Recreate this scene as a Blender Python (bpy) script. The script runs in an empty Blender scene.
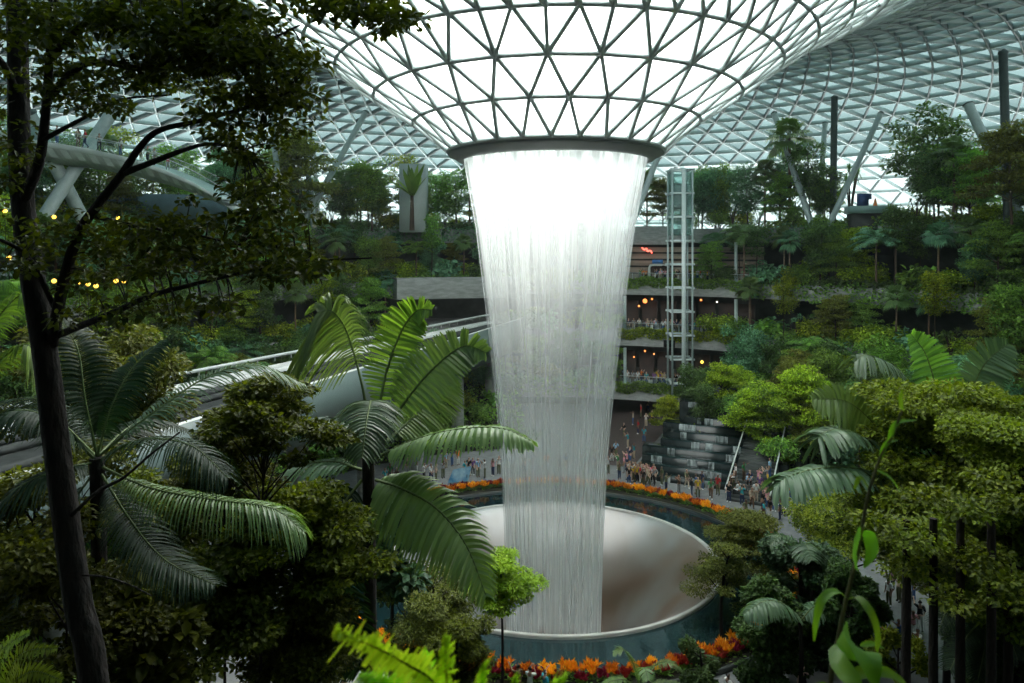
import bpy, math, random
import numpy as np
from mathutils import Vector, Matrix
PI = math.pi
rng = np.random.default_rng(7)
scn = bpy.context.scene
col = scn.collection
EYE = 22.7          # eye height above the plaza (plaza is z = 0); camera at the origin in x, y looking along +y
F = 703.0           # focal length in pixels of the 1024 px wide frame


def at(px, py, y):
    """world point seen at pixel px, py when it stands y metres in front"""
    return np.array([(px - 512) / F * y, y, EYE - (py - 246) / F * y])


def dist_at(py, z):
    """how far away a point at height z seen at row py is"""
    return (EYE - z) * F / (py - 246)


# ------------------------------------------------------------------ materials
MATS = {}


def nodes_of(name):
    m = bpy.data.materials.new(name)
    m.use_nodes = True
    nt = m.node_tree
    nt.nodes.clear()
    out = nt.nodes.new('ShaderNodeOutputMaterial')
    return m, nt, out


def N(nt, kind, **kw):
    n = nt.nodes.new(kind)
    for k, v in kw.items():
        if k in n.inputs.keys():
            n.inputs[k].default_value = v
        else:
            setattr(n, k, v)
    return n


def mixc(nt, fac, a, b, blend='MIX'):
    n = nt.nodes.new('ShaderNodeMix')
    n.data_type = 'RGBA'
    n.blend_type = blend
    for sock, v in ((n.inputs[0], fac), (n.inputs[6], a), (n.inputs[7], b)):
        if isinstance(v, (int, float)):
            sock.default_value = v
        elif isinstance(v, (tuple, list)):
            sock.default_value = (*v[:3], 1)
        else:
            nt.links.new(v, sock)
    return n.outputs[2]


def mat(name, a, b=None, rough=0.6, scale=2.0, bump=0.0, metal=0.0, spec=0.4, stretch=(1, 1, 1), detail=4, emis=None, estr=0.0, alpha=1.0):
    if name in MATS:
        return MATS[name]
    m, nt, out = nodes_of(name)
    p = N(nt, 'ShaderNodeBsdfPrincipled')
    p.inputs['Roughness'].default_value = rough
    p.inputs['Metallic'].default_value = metal
    p.inputs['Specular IOR Level'].default_value = spec
    b = b or tuple(c * 0.75 for c in a)
    tc = N(nt, 'ShaderNodeTexCoord')
    mp = N(nt, 'ShaderNodeMapping')
    mp.inputs['Scale'].default_value = stretch
    no = N(nt, 'ShaderNodeTexNoise')
    no.inputs['Scale'].default_value = scale
    no.inputs['Detail'].default_value = detail
    nt.links.new(tc.outputs['Object'], mp.inputs[0])
    nt.links.new(mp.outputs[0], no.inputs['Vector'])
    rp = N(nt, 'ShaderNodeMapRange')
    rp.inputs[1].default_value = 0.35
    rp.inputs[2].default_value = 0.65
    nt.links.new(no.outputs[0], rp.inputs[0])
    nt.links.new(mixc(nt, rp.outputs[0], a, b), p.inputs['Base Color'])
    if bump:
        bp = N(nt, 'ShaderNodeBump')
        bp.inputs['Strength'].default_value = bump
        bp.inputs['Distance'].default_value = 0.1
        nt.links.new(no.outputs[0], bp.inputs['Height'])
        nt.links.new(bp.outputs[0], p.inputs['Normal'])
    if emis:
        p.inputs['Emission Color'].default_value = (*emis, 1)
        p.inputs['Emission Strength'].default_value = estr
    if alpha < 1:
        p.inputs['Alpha'].default_value = alpha
    nt.links.new(p.outputs[0], out.inputs[0])
    MATS[name] = m
    return m


def leaf_mat(name, a, b, trans=None, tw=0.3, rough=0.5, spec=0.3, nscale=0.7, tip=None):
    m, nt, out = nodes_of(name)
    tc = N(nt, 'ShaderNodeTexCoord')
    no = N(nt, 'ShaderNodeTexNoise')
    no.inputs['Scale'].default_value = nscale
    nt.links.new(tc.outputs['Object'], no.inputs['Vector'])
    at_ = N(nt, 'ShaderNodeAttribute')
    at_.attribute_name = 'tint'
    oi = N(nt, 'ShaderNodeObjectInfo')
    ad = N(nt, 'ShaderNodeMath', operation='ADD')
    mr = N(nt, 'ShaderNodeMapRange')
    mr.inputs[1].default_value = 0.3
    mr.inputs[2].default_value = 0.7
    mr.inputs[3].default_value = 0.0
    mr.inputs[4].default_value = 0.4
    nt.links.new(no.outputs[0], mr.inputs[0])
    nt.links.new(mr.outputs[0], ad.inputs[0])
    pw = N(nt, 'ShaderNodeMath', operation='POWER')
    pw.inputs[1].default_value = 2.0  # squared tint leaves few bright leaves: highlights put into the leaf colour
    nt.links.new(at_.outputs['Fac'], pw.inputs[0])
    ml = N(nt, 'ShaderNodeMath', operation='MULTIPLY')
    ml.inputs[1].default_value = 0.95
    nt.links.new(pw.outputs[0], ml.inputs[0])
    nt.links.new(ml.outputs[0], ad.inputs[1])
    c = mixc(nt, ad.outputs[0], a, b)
    hs = N(nt, 'ShaderNodeHueSaturation')
    r1 = N(nt, 'ShaderNodeMapRange')
    r1.inputs[3].default_value = 0.478
    r1.inputs[4].default_value = 0.515
    nt.links.new(oi.outputs['Random'], r1.inputs[0])
    nt.links.new(r1.outputs[0], hs.inputs['Hue'])
    r2 = N(nt, 'ShaderNodeMapRange')
    r2.inputs[3].default_value = 0.8
    r2.inputs[4].default_value = 1.25
    nt.links.new(oi.outputs['Random'], r2.inputs[0])
    nt.links.new(r2.outputs[0], hs.inputs['Value'])
    nt.links.new(c, hs.inputs['Color'])
    p = N(nt, 'ShaderNodeBsdfPrincipled')
    p.inputs['Roughness'].default_value = rough
    p.inputs['Specular IOR Level'].default_value = spec
    nt.links.new(hs.outputs[0], p.inputs['Base Color'])
    t = N(nt, 'ShaderNodeBsdfTranslucent')
    nt.links.new(mixc(nt, 1.0, hs.outputs[0], trans or (1.6, 1.7, 0.6), 'MULTIPLY'), t.inputs[0])
    mx = N(nt, 'ShaderNodeMixShader')
    mx.inputs[0].default_value = tw
    nt.links.new(p.outputs[0], mx.inputs[1])
    nt.links.new(t.outputs[0], mx.inputs[2])
    nt.links.new(mx.outputs[0], out.inputs[0])
    MATS[name] = m
    return m


CONC = mat('concrete', (0.32, 0.33, 0.32), (0.22, 0.23, 0.225), rough=0.8, scale=1.2, bump=0.2, stretch=(1, 1, 3))
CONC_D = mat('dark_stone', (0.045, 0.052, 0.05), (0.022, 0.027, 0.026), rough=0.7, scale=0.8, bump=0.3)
PAVE = mat('paving', (0.17, 0.18, 0.18), (0.12, 0.13, 0.13), rough=0.7, scale=1.5)
PAVE_B = mat('brown_paving', (0.065, 0.045, 0.042), (0.045, 0.032, 0.03), rough=0.6, scale=2)
SOIL = mat('soil', (0.03, 0.028, 0.018), (0.015, 0.016, 0.01), rough=0.95, scale=1.5, bump=0.4)
STEEL = mat('painted_steel', (0.42, 0.50, 0.50), (0.36, 0.44, 0.44), rough=0.4, scale=3)
STEEL_D = mat('dark_painted_steel', (0.055, 0.08, 0.078), (0.045, 0.065, 0.065), rough=0.45, scale=3)
FRAME = mat('grid_steel', (0.42, 0.49, 0.48), (0.36, 0.42, 0.42), rough=0.45, scale=0.4, spec=0.5)
FRAME_O = mat('outer_grid_steel', (0.40, 0.48, 0.48), (0.34, 0.42, 0.42), rough=0.5, scale=0.4)
RINGM = mat('ring_metal', (0.17, 0.19, 0.185), (0.13, 0.145, 0.145), rough=0.45, scale=0.6, stretch=(1, 1, 4))
WHITE = mat('white_paint', (0.62, 0.64, 0.62), (0.52, 0.55, 0.53), rough=0.5, scale=2)
BARK = mat('bark', (0.075, 0.05, 0.035), (0.035, 0.024, 0.018), rough=0.9, scale=6, bump=0.6, stretch=(1, 1, 0.3))
BARK_D = mat('dark_bark', (0.022, 0.015, 0.012), (0.009, 0.007, 0.006), rough=0.9, scale=9, bump=0.8, stretch=(1, 1, 0.35))
BARK_P = mat('palm_bark', (0.20, 0.13, 0.085), (0.11, 0.07, 0.05), rough=0.85, scale=5, bump=0.5, stretch=(0.5, 0.5, 3))
STEM_G = mat('green_stem', (0.12, 0.17, 0.05), (0.08, 0.12, 0.035), rough=0.6, scale=5)


# ------------------------------------------------------------------ mesh builder
class MB:
    def __init__(s):
        s.V = []; s.F = []; s.n = 0; s.T = []; s.M = []; s.attr = {}

    def add(s, v, f, tint=None, mi=0):
        v = np.asarray(v, float).reshape(-1, 3); f = np.asarray(f, int)
        if f.size == 0:
            return
        s.V.append(v); s.F.append(f + s.n); s.n += len(v)
        t = np.zeros(len(f)) if tint is None else np.broadcast_to(np.asarray(tint, float), (len(f),))
        s.T.append(t); s.M.append(np.full(len(f), mi))

    def grid(s, G, closed_u=False, closed_v=False, tint=None, mi=0):
        """G: (nu, nv, 3) grid of points"""
        G = np.asarray(G, float); nu, nv = G.shape[:2]
        i = np.arange(nu if closed_u else nu - 1)[:, None]; j = np.arange(nv if closed_v else nv - 1)[None, :]
        i2 = (i + 1) % nu; j2 = (j + 1) % nv
        f = np.stack([i * nv + j, i2 * nv + j, i2 * nv + j2, i * nv + j2], -1).reshape(-1, 4)
        s.add(G, f, tint, mi)

    def box(s, c, size, rz=0.0, mi=0):
        hx, hy, hz = [q / 2 for q in size]
        v = np.array([[x, y, z] for z in (-hz, hz) for x, y in ((-hx, -hy), (hx, -hy), (hx, hy), (-hx, hy))])
        ca, sa = math.cos(rz), math.sin(rz)
        v = np.stack([v[:, 0] * ca - v[:, 1] * sa, v[:, 0] * sa + v[:, 1] * ca, v[:, 2]], 1) + np.asarray(c, float)
        s.add(v, [[3, 2, 1, 0], [4, 5, 6, 7], [0, 1, 5, 4], [1, 2, 6, 5], [2, 3, 7, 6], [3, 0, 4, 7]], mi=mi)

    def tube(s, P, R, sides=6, cap=True, mi=0, tint=None):
        P = np.asarray(P, float); n = len(P)
        R = np.broadcast_to(np.asarray(R, float), (n,))
        T = np.gradient(P, axis=0); T /= np.linalg.norm(T, axis=1)[:, None] + 1e-9
        ref = np.array([0, 0, 1.0]) if abs(T[0][2]) < 0.9 else np.array([1.0, 0, 0])
        A = np.cross(T, ref); A /= np.linalg.norm(A, axis=1)[:, None] + 1e-9
        B = np.cross(T, A)
        a = np.linspace(0, 2 * PI, sides, endpoint=False)
        G = P[:, None] + R[:, None, None] * (np.cos(a)[None, :, None] * A[:, None] + np.sin(a)[None, :, None] * B[:, None])
        s.grid(G, closed_v=True, mi=mi, tint=tint)
        if cap:
            for k in (0, n - 1):
                c = s.n
                s.add(np.vstack([G[k], P[k][None]]), [[j, (j + 1) % sides, sides] for j in range(sides)], mi=mi, tint=tint)

    def lathe(s, prof, c=(0, 0), seg=96, ax=1.0, ay=1.0, a0=0, a1=2 * PI, mi=0):
        prof = np.asarray(prof, float); full = abs(a1 - a0 - 2 * PI) < 1e-6
        a = np.linspace(a0, a1, seg, endpoint=not full)
        G = np.zeros((len(a), len(prof), 3))
        G[..., 0] = c[0] + np.cos(a)[:, None] * prof[None, :, 0] * ax
        G[..., 1] = c[1] + np.sin(a)[:, None] * prof[None, :, 0] * ay
        G[..., 2] = prof[None, :, 1]
        s.grid(G, closed_u=full, mi=mi)

    def ringsolid(s, R0, R1, z0, z1, c, a0, a1, seg=64, mi=0):
        """closed solid: part of a ring between radii R0, R1 and heights z0, z1"""
        pr = [(R0, z0), (R1, z0), (R1, z1), (R0, z1), (R0, z0)]
        s.lathe(pr, c, seg, a0=a0, a1=a1, mi=mi)
        for a in (a0, a1):
            s.add([[c[0] + r * math.cos(a), c[1] + r * math.sin(a), z] for r, z in pr[:4]], [[0, 1, 2, 3]], mi=mi)

    def leaves(s, P, D, U, L, W, fold=0.15, tint=None, curl=0.1):
        """oval folded leaves: base P, direction D, up U (all n x 3), length L, width W (n)"""
        P = np.asarray(P, float); n = len(P)
        if n == 0:
            return
        D = D / (np.linalg.norm(D, axis=1)[:, None] + 1e-9)
        S = np.cross(D, U); S /= np.linalg.norm(S, axis=1)[:, None] + 1e-9
        Un = np.cross(S, D)
        L = np.broadcast_to(L, (n,))[:, None]; W = np.broadcast_to(W, (n,))[:, None]
        v = np.stack([P,
                      P + D * L * .33 + S * W * .5 + Un * W * fold,
                      P + D * L * .72 + S * W * .38 + Un * (W * fold - L * curl * .5),
                      P + D * L - Un * L * curl,
                      P + D * L * .72 - S * W * .38 + Un * (W * fold - L * curl * .5),
                      P + D * L * .33 - S * W * .5 + Un * W * fold], 1)
        b = (np.arange(n) * 6)[:, None]
        f = np.concatenate([b + np.array([[0, 1, 2, 3]]), b + np.array([[0, 3, 4, 5]])], 1).reshape(-1, 4)
        t = rng.random(n) if tint is None else np.broadcast_to(tint, (n,))
        s.add(v.reshape(-1, 3), f, np.repeat(t, 2))

    def strips(s, C, S, tint=None):
        """n ribbons: centre lines C (n,k,3), half width vectors S (n,k,3)"""
        n, k = C.shape[:2]
        v = np.stack([C - S, C + S], 2).reshape(n, -1, 3)
        j = np.arange(k - 1)
        f = np.stack([2 * j, 2 * j + 1, 2 * j + 3, 2 * j + 2], 1)[None] + (np.arange(n) * 2 * k)[:, None, None]
        t = rng.random(n) if tint is None else np.broadcast_to(tint, (n,))
        s.add(v.reshape(-1, 3), f.reshape(-1, 4), np.repeat(t, k - 1))

    def mesh(s, name, mats, smooth=False):
        V = np.vstack(s.V)
        me = bpy.data.meshes.new(name)
        me.vertices.add(len(V)); me.vertices.foreach_set('co', V.ravel())
        lens = np.concatenate([np.full(len(f), f.shape[1]) for f in s.F])
        loops = np.concatenate([f.ravel() for f in s.F])
        me.loops.add(len(loops)); me.loops.foreach_set('vertex_index', loops.astype(np.int32))
        me.polygons.add(len(lens))
        st = np.concatenate([[0], np.cumsum(lens)[:-1]])
        me.polygons.foreach_set('loop_start', st.astype(np.int32))
        me.polygons.foreach_set('material_index', np.concatenate(s.M).astype(np.int32))
        me.update(calc_edges=True)
        t = me.attributes.new('tint', 'FLOAT', 'FACE')
        t.data.foreach_set('value', np.concatenate(s.T).astype(np.float32))
        for k, (kind, arr) in s.attr.items():
            a = me.attributes.new(k, kind, 'POINT')
            a.data.foreach_set('vector' if kind == 'FLOAT_VECTOR' else 'value', np.asarray(arr, np.float32).ravel())
        for m in (mats if isinstance(mats, (list, tuple)) else [mats]):
            me.materials.append(m)
        if smooth:
            me.polygons.foreach_set('use_smooth', np.ones(len(lens), bool))
        return me

    def build(s, name, mats, parent=None, smooth=False, loc=None):
        if loc is not None:
            s.V = [v - np.asarray(loc, float) for v in s.V]
        o = bpy.data.objects.new(name, s.mesh(name, mats, smooth))
        col.objects.link(o)
        if parent is not None:
            o.parent = parent
        if loc is not None:
            o.location = loc
        return o


def tag(o, label=None, cat=None, group=None, kind=None):
    if label: o['label'] = label
    if cat: o['category'] = cat
    if group: o['group'] = group
    if kind: o['kind'] = kind
    return o


def thing(name, loc=(0, 0, 0), rz=0.0, label=None, cat=None, group=None, scale=1.0):
    o = bpy.data.objects.new(name, None)
    col.objects.link(o)
    o.empty_display_size = 0.3
    o.location = [float(q) for q in loc]; o.rotation_euler = (0, 0, rz); o.scale = (scale,) * 3
    return tag(o, label, cat, group)


def struct(name, mb, m, parent=None, smooth=False, label=None):
    o = mb.build(name, m, parent, smooth)
    o['kind'] = 'structure'
    if parent is None and label:
        o['label'] = label
    return o


def bez(p0, p1, p2, n, p3=None):
    t = np.linspace(0, 1, n)[:, None]
    p0, p1, p2 = map(lambda q: np.asarray(q, float), (p0, p1, p2))
    if p3 is None:
        return (1 - t) ** 2 * p0 + 2 * t * (1 - t) * p1 + t * t * p2
    return (1 - t) ** 3 * p0 + 3 * t * (1 - t) ** 2 * p1 + 3 * t * t * (1 - t) * p2 + t ** 3 * np.asarray(p3, float)


def smooth_path(P, n):
    """Catmull-Rom through the points P"""
    P = np.asarray(P, float)
    Q = np.vstack([2 * P[0] - P[1], P, 2 * P[-1] - P[-2]])
    out = []
    for t in np.linspace(0, len(P) - 1 - 1e-6, n):
        i = int(t); u = t - i
        a, b, c, d = Q[i:i + 4]
        out.append(0.5 * (2 * b + (c - a) * u + (2 * a - 5 * b + 4 * c - d) * u * u + (3 * b - a - 3 * c + d) * u ** 3))
    return np.array(out)


# ------------------------------------------------------------------ camera, world
cd = bpy.data.cameras.new('camera')
cam = bpy.data.objects.new('camera', cd)
col.objects.link(cam)
cam.location = (0, 0, EYE); cam.rotation_euler = (PI / 2, 0, 0)
cd.sensor_width = 36; cd.lens = F / 1024 * 36; cd.shift_y = -95.5 / 1024
cd.clip_end = 600
cd.dof.use_dof = True; cd.dof.focus_distance = 48; cd.dof.aperture_fstop = 3.2
scn.camera = cam
w = bpy.data.worlds.new('overcast'); scn.world = w; w.use_nodes = True
wn = w.node_tree; wn.nodes.clear()
wo = wn.nodes.new('ShaderNodeOutputWorld'); bg = wn.nodes.new('ShaderNodeBackground')
wt = wn.nodes.new('ShaderNodeTexCoord'); wz = wn.nodes.new('ShaderNodeTexNoise'); wz.inputs['Scale'].default_value = 2.0
wn.links.new(wt.outputs['Generated'], wz.inputs['Vector'])
wm = mixc(wn, wz.outputs[0], (0.93, 1.0, 0.985), (1.0, 1.0, 0.985))
wn.links.new(wm, bg.inputs[0]); bg.inputs[1].default_value = 4.0
wn.links.new(bg.outputs[0], wo.inputs[0])
sd = bpy.data.lights.new('sun', 'SUN'); sd.energy = 5.5; sd.angle = 0.5; sd.color = (1, 0.97, 0.9)
so = bpy.data.objects.new('sun', sd); col.objects.link(so); so.rotation_euler = (-0.55, 0.35, 0)
scn.view_settings.view_transform = 'Standard'; scn.view_settings.look = 'None'
scn.view_settings.gamma = 1; scn.view_settings.use_curve_mapping = False
scn.view_settings.exposure = 0.95
cy = scn.cycles
cy.max_bounces = 6; cy.diffuse_bounces = 3; cy.glossy_bounces = 3; cy.transmission_bounces = 4; cy.transparent_max_bounces = 24
cy.use_denoising = True; cy.caustics_reflective = False; cy.caustics_refractive = False
cy.sample_clamp_indirect = 6

# ------------------------------------------------------------------ ceiling: the toroidal glass dome with its funnel
AX = np.array([3.06, 50.0])         # the axis of the funnel and the falling water
pr = [(7.49, 6.83), (9.9, 8.73), (12.6, 10.43), (15.06, 12.2)]
ctrl = np.array([(15.06, 12.2), (20, 15.3), (26, 18.2), (33, 20.4), (41, 21.6), (50, 21.6), (60, 20.0), (70, 16.8), (80, 12.2), (88, 6.6), (94, 0.5), (97, -5)])
sm = smooth_path(np.c_[ctrl, np.zeros(len(ctrl))], 600)[:, :2]
acc = 0
for i in range(1, len(sm)):
    acc += np.linalg.norm(sm[i] - sm[i - 1])
    if acc >= (2.35 if sm[i][0] < 34 else 2.75 if sm[i][0] < 50 else 3.4):
        pr.append(tuple(sm[i])); acc = 0
pr = np.array(pr)


def ring_count(r):
    return 28 if r < 13.5 else 56 if r < 27 else 112


rows = []
for k, (r, z) in enumerate(pr):
    n = ring_count(r)
    off = 0.5 * (k % 2) if k != 3 else 0.0
    a = (np.arange(n) + off) / n * 2 * PI + PI / 28 + 0.02
    rows.append((a, np.stack([AX[0] + r * np.cos(a), AX[1] + r * np.sin(a), np.full(n, EYE + z)], 1)))
tang = np.gradient(pr, axis=0); tang /= np.linalg.norm(tang, axis=1)[:, None]
Ea, Eb, En, Ew, Ek = [], [], [], [], []
panels = [MB(), MB(), MB()]
for k in range(len(rows)):
    a, P = rows[k]; n = len(a)
    nr = np.stack([-tang[k][1] * np.cos(a), -tang[k][1] * np.sin(a), np.full(n, tang[k][0])], 1)
    Q = np.roll(P, -1, axis=0)
    Ea.append(P); Eb.append(Q); En.append(nr); Ew.append(np.full(n, pr[k][0])); Ek.append(np.zeros(n))
    if k + 1 < len(rows):
        a2, P2 = rows[k + 1]; m_ = len(a2)
        i = j = 0; tris = []
        # advance whichever ring is behind in angle, until both are closed
        while i < n or j < m_:
            ai = a[(i + 1) % n] + (2 * PI if i + 1 >= n else 0) if i < n else 1e9
            aj = a2[(j + 1) % m_] + (2 * PI if j + 1 >= m_ else 0) if j < m_ else 1e9
            Ea.append(P[[i % n]]); Eb.append(P2[[j % m_]]); En.append(nr[[i % n]]); Ew.append(np.array([pr[k][0]])); Ek.append(np.array([1.0 if ai <= aj else 0.0]))
            if ai <= aj:
                tris.append((i % n, (i + 1) % n, n + j % m_)); i += 1
            else:
                tris.append((i % n, n + (j + 1) % m_, n + j % m_)); j += 1
        r = pr[k][0]
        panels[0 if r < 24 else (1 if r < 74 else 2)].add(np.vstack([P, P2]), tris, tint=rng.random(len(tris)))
Ea, Eb, En, Ew, Ek = map(np.concatenate, (Ea, Eb, En, Ew, Ek))
dr = Eb - Ea; dr /= np.linalg.norm(dr, axis=1)[:, None] + 1e-9
sd_ = np.cross(dr, En); sd_ /= np.linalg.norm(sd_, axis=1)[:, None] + 1e-9
up_ = np.cross(sd_, dr)
hw = np.where(Ew < 21, 0.10, 0.085)[:, None]; dp = np.where(Ew < 21, 0.34, 0.62)[:, None]
cs = [sd_ * hw, -sd_ * hw, -sd_ * hw - up_ * dp, sd_ * hw - up_ * dp]      # depth hangs to the room's side of the glass
v = np.stack([E + c for E in (Ea, Eb) for c in cs], 1)
b = (np.arange(len(Ea)) * 8)[:, None, None]
f = (b + np.array([[0, 1, 5, 4], [1, 2, 6, 5], [2, 3, 7, 6], [3, 0, 4, 7]])[None]).reshape(-1, 4)
g = MB(); dk = np.repeat((Ek > 0.5) & (Ew > 30), 4)
g.add(v.reshape(-1, 3), f)
g.M[0] = np.where(dk, 1, np.where(np.repeat(Ew > 22, 4), 2, 0))
ceiling = struct('ceiling', g, [FRAME, STEEL_D, FRAME_O], label='triangulated steel grid of the glass dome and its funnel')


def pane_mat(name, tcol, mixw, dcol, var, frosted=False):
    m, nt, out = nodes_of(name)
    at_ = N(nt, 'ShaderNodeAttribute'); at_.attribute_name = 'tint'
    lo = tuple(q * (1 - var) for q in tcol)
    tr = N(nt, 'ShaderNodeBsdfTransparent')
    nt.links.new(mixc(nt, at_.outputs['Fac'], lo, tcol), tr.inputs[0])
    gl = N(nt, 'ShaderNodeBsdfPrincipled'); gl.inputs['Base Color'].default_value = (*dcol, 1); gl.inputs['Roughness'].default_value = 0.35
    if frosted:
        gl = N(nt, 'ShaderNodeBsdfTranslucent'); gl.inputs[0].default_value = (*dcol, 1)
    mx = N(nt, 'ShaderNodeMixShader'); mx.inputs[0].default_value = mixw
    nt.links.new(tr.outputs[0], mx.inputs[1]); nt.links.new(gl.outputs[0], mx.inputs[2]); nt.links.new(mx.outputs[0], out.inputs[0])
    return m


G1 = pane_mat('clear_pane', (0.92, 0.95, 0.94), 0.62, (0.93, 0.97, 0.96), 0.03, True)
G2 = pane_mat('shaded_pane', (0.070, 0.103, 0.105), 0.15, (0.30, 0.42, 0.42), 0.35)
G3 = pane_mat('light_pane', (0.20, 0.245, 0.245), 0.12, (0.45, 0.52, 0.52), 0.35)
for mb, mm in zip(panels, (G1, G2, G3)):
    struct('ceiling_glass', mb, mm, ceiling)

# ring at the foot of the funnel
g = MB()
z0 = EYE
g.lathe([(6.2, z0 + 6.75), (7.5, z0 + 6.85), (7.6, z0 + 6.7), (7.55, z0 + 6.42), (7.3, z0 + 6.3), (6.95, z0 + 6.02), (6.62, z0 + 5.93), (6.5, z0 + 6.0), (6.45, z0 + 6.5), (6.2, z0 + 6.75)], AX, 160)
ring = g.build('oculus_ring', RINGM, None, True)
tag(ring, 'dark grey metal ring around the opening at the foot of the glass funnel', 'ring')
g = MB()
for zz, rr in ((6.66, 7.62), (6.40, 7.57)):
    g.lathe([(rr - .04, z0 + zz - .02), (rr + .02, z0 + zz - .02), (rr + .02, z0 + zz + .02), (rr - .04, z0 + zz + .02), (rr - .04, z0 + zz - .02)], AX, 160)
g.build('trim_band', STEEL_D, ring)
g = MB()   # water channel inside the ring, from which the curtain spills
g.lathe([(6.45, z0 + 6.05), (6.2, z0 + 6.5), (6.2, z0 + 7.0), (6.3, z0 + 7.0)], AX, 120)
g.build('spill_lip', WHITE, ring)

# ------------------------------------------------------------------ waterfall
wy = np.array([150, 165, 228, 311, 378, 455, 540, 640, 700]); wa = np.array([91.5, 91, 79.5, 69, 61, 53.5, 49.5, 47, 46])
wz_ = EYE + (246 - wy) / F * 50; wr = wa / F * 50 * 0.995
zs = np.linspace(wz_[0] + 0.1, -6.2, 70)
rs = np.interp(zs, wz_[::-1], wr[::-1])


def shell(scale, seg, seed, jit):
    r_ = np.random.default_rng(seed)
    a = np.linspace(0, 2 * PI, seg, endpoint=False)
    wob = np.convolve(np.tile(r_.normal(0, 1, seg), 3), np.ones(9) / 9, 'same')[seg:2 * seg] * jit
    tt = np.linspace(0, 1, len(zs))
    R = rs[None] * scale + wob[:, None] * (0.15 + tt[None])
    G = np.zeros((seg, len(zs), 3))
    G[..., 0] = AX[0] - 0.12 * tt[None] + R * np.cos(a)[:, None]; G[..., 1] = AX[1] + R * np.sin(a)[:, None]; G[..., 2] = zs[None]
    D = np.zeros((seg, len(zs), 3)); D[..., 0] = np.cos(a)[:, None]; D[..., 1] = np.sin(a)[:, None]; D[..., 2] = (zs[None] - zs[0]) * .01 + seed
    mb = MB(); mb.grid(G, closed_u=True)
    mb.attr['flow'] = ('FLOAT_VECTOR', D.reshape(-1, 3))
    return mb


def water_mat(name, hi, lo, seed):
    m, nt, out = nodes_of(name)
    at_ = N(nt, 'ShaderNodeAttribute'); at_.attribute_name = 'flow'
    n1 = N(nt, 'ShaderNodeTexNoise'); n1.inputs['Scale'].default_value = 24; n1.inputs['Detail'].default_value = 1.5
    n2 = N(nt, 'ShaderNodeTexNoise'); n2.inputs['Scale'].default_value = 8; n2.inputs['Detail'].default_value = 1
    mp = N(nt, 'ShaderNodeMapping'); mp.inputs['Scale'].default_value = (1, 1, 0.16)
    nt.links.new(at_.outputs['Vector'], mp.inputs[0])
    for n in (n1, n2): nt.links.new(mp.outputs[0], n.inputs['Vector'])
    r1 = N(nt, 'ShaderNodeMapRange'); r1.inputs[1].default_value = .36; r1.inputs[2].default_value = .66; nt.links.new(n1.outputs[0], r1.inputs[0])
    r2 = N(nt, 'ShaderNodeMapRange'); r2.inputs[1].default_value = .36; r2.inputs[2].default_value = .64; nt.links.new(n2.outputs[0], r2.inputs[0])
    mu = N(nt, 'ShaderNodeMath', operation='MULTIPLY_ADD'); mu.inputs[1].default_value = 0.62
    mu.inputs[2].default_value = 0.0
    nt.links.new(r1.outputs[0], mu.inputs[0])
    m2 = N(nt, 'ShaderNodeMath', operation='MULTIPLY_ADD'); m2.inputs[1].default_value = 0.45
    nt.links.new(r2.outputs[0], m2.inputs[0]); nt.links.new(mu.outputs[0], m2.inputs[2])
    gm = N(nt, 'ShaderNodeNewGeometry'); sx = N(nt, 'ShaderNodeSeparateXYZ'); nt.links.new(gm.outputs['Position'], sx.inputs[0])
    rz = N(nt, 'ShaderNodeValToRGB'); el = rz.color_ramp.elements
    mz = N(nt, 'ShaderNodeMapRange'); mz.inputs[1].default_value = -4; mz.inputs[2].default_value = 29; nt.links.new(sx.outputs['Z'], mz.inputs[0]); nt.links.new(mz.outputs[0], rz.inputs[0])
    vals = [(0.0, lo * 2.0), (0.12, lo * 1.5), (0.3, lo), (0.5, lo * .72), (0.68, lo * .75), (0.82, lo + hi * .06), (0.92, hi * .48), (0.96, hi * .72), (0.985, hi * .9)]
    el[0].position = 0; el[0].color = (vals[0][1],) * 3 + (1,); el[1].position = 1; el[1].color = (1, 1, 1, 1)
    for p_, v_ in vals[1:]:
        e = el.new(p_); e.color = (v_, v_, v_, 1)
    # alpha = density * (0.25 + 1.0 * streak)
    st = N(nt, 'ShaderNodeMath', operation='MULTIPLY_ADD'); st.inputs[1].default_value = 1.25; st.inputs[2].default_value = 0.18
    nt.links.new(m2.outputs[0], st.inputs[0])
    al = N(nt, 'ShaderNodeMath', operation='MULTIPLY', use_clamp=True); nt.links.new(st.outputs[0], al.inputs[0]); nt.links.new(rz.outputs[0], al.inputs[1])
    d = N(nt, 'ShaderNodeBsdfDiffuse'); d.inputs[0].default_value = (0.76, 0.795, 0.79, 1)
    t = N(nt, 'ShaderNodeBsdfTranslucent'); t.inputs[0].default_value = (0.76, 0.795, 0.79, 1)
    m1 = N(nt, 'ShaderNodeMixShader'); m1.inputs[0].default_value = 0.5; nt.links.new(d.outputs[0], m1.inputs[1]); nt.links.new(t.outputs[0], m1.inputs[2])
    tr = N(nt, 'ShaderNodeBsdfTransparent')
    mx = N(nt, 'ShaderNodeMixShader'); nt.links.new(al.outputs[0], mx.inputs[0]); nt.links.new(tr.outputs[0], mx.inputs[1]); nt.links.new(m1.outputs[0], mx.inputs[2])
    nt.links.new(mx.outputs[0], out.inputs[0])
    return m


fall = shell(1.0, 720, 1, 0.02).build('waterfall', water_mat('falling_water', 0.97, 0.33, 1), None, True)
tag(fall, 'tall round white curtain of water falling from the ring into the pool basin', 'waterfall')
shell(0.955, 540, 5, 0.03).build('inner_curtain', water_mat('inner_water', 0.55, 0.18, 2), fall, True)
shell(0.90, 540, 9, 0.04).build('inner_curtain', water_mat('inner_water_fine', 0.45, 0.15, 3), fall, True)

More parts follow.
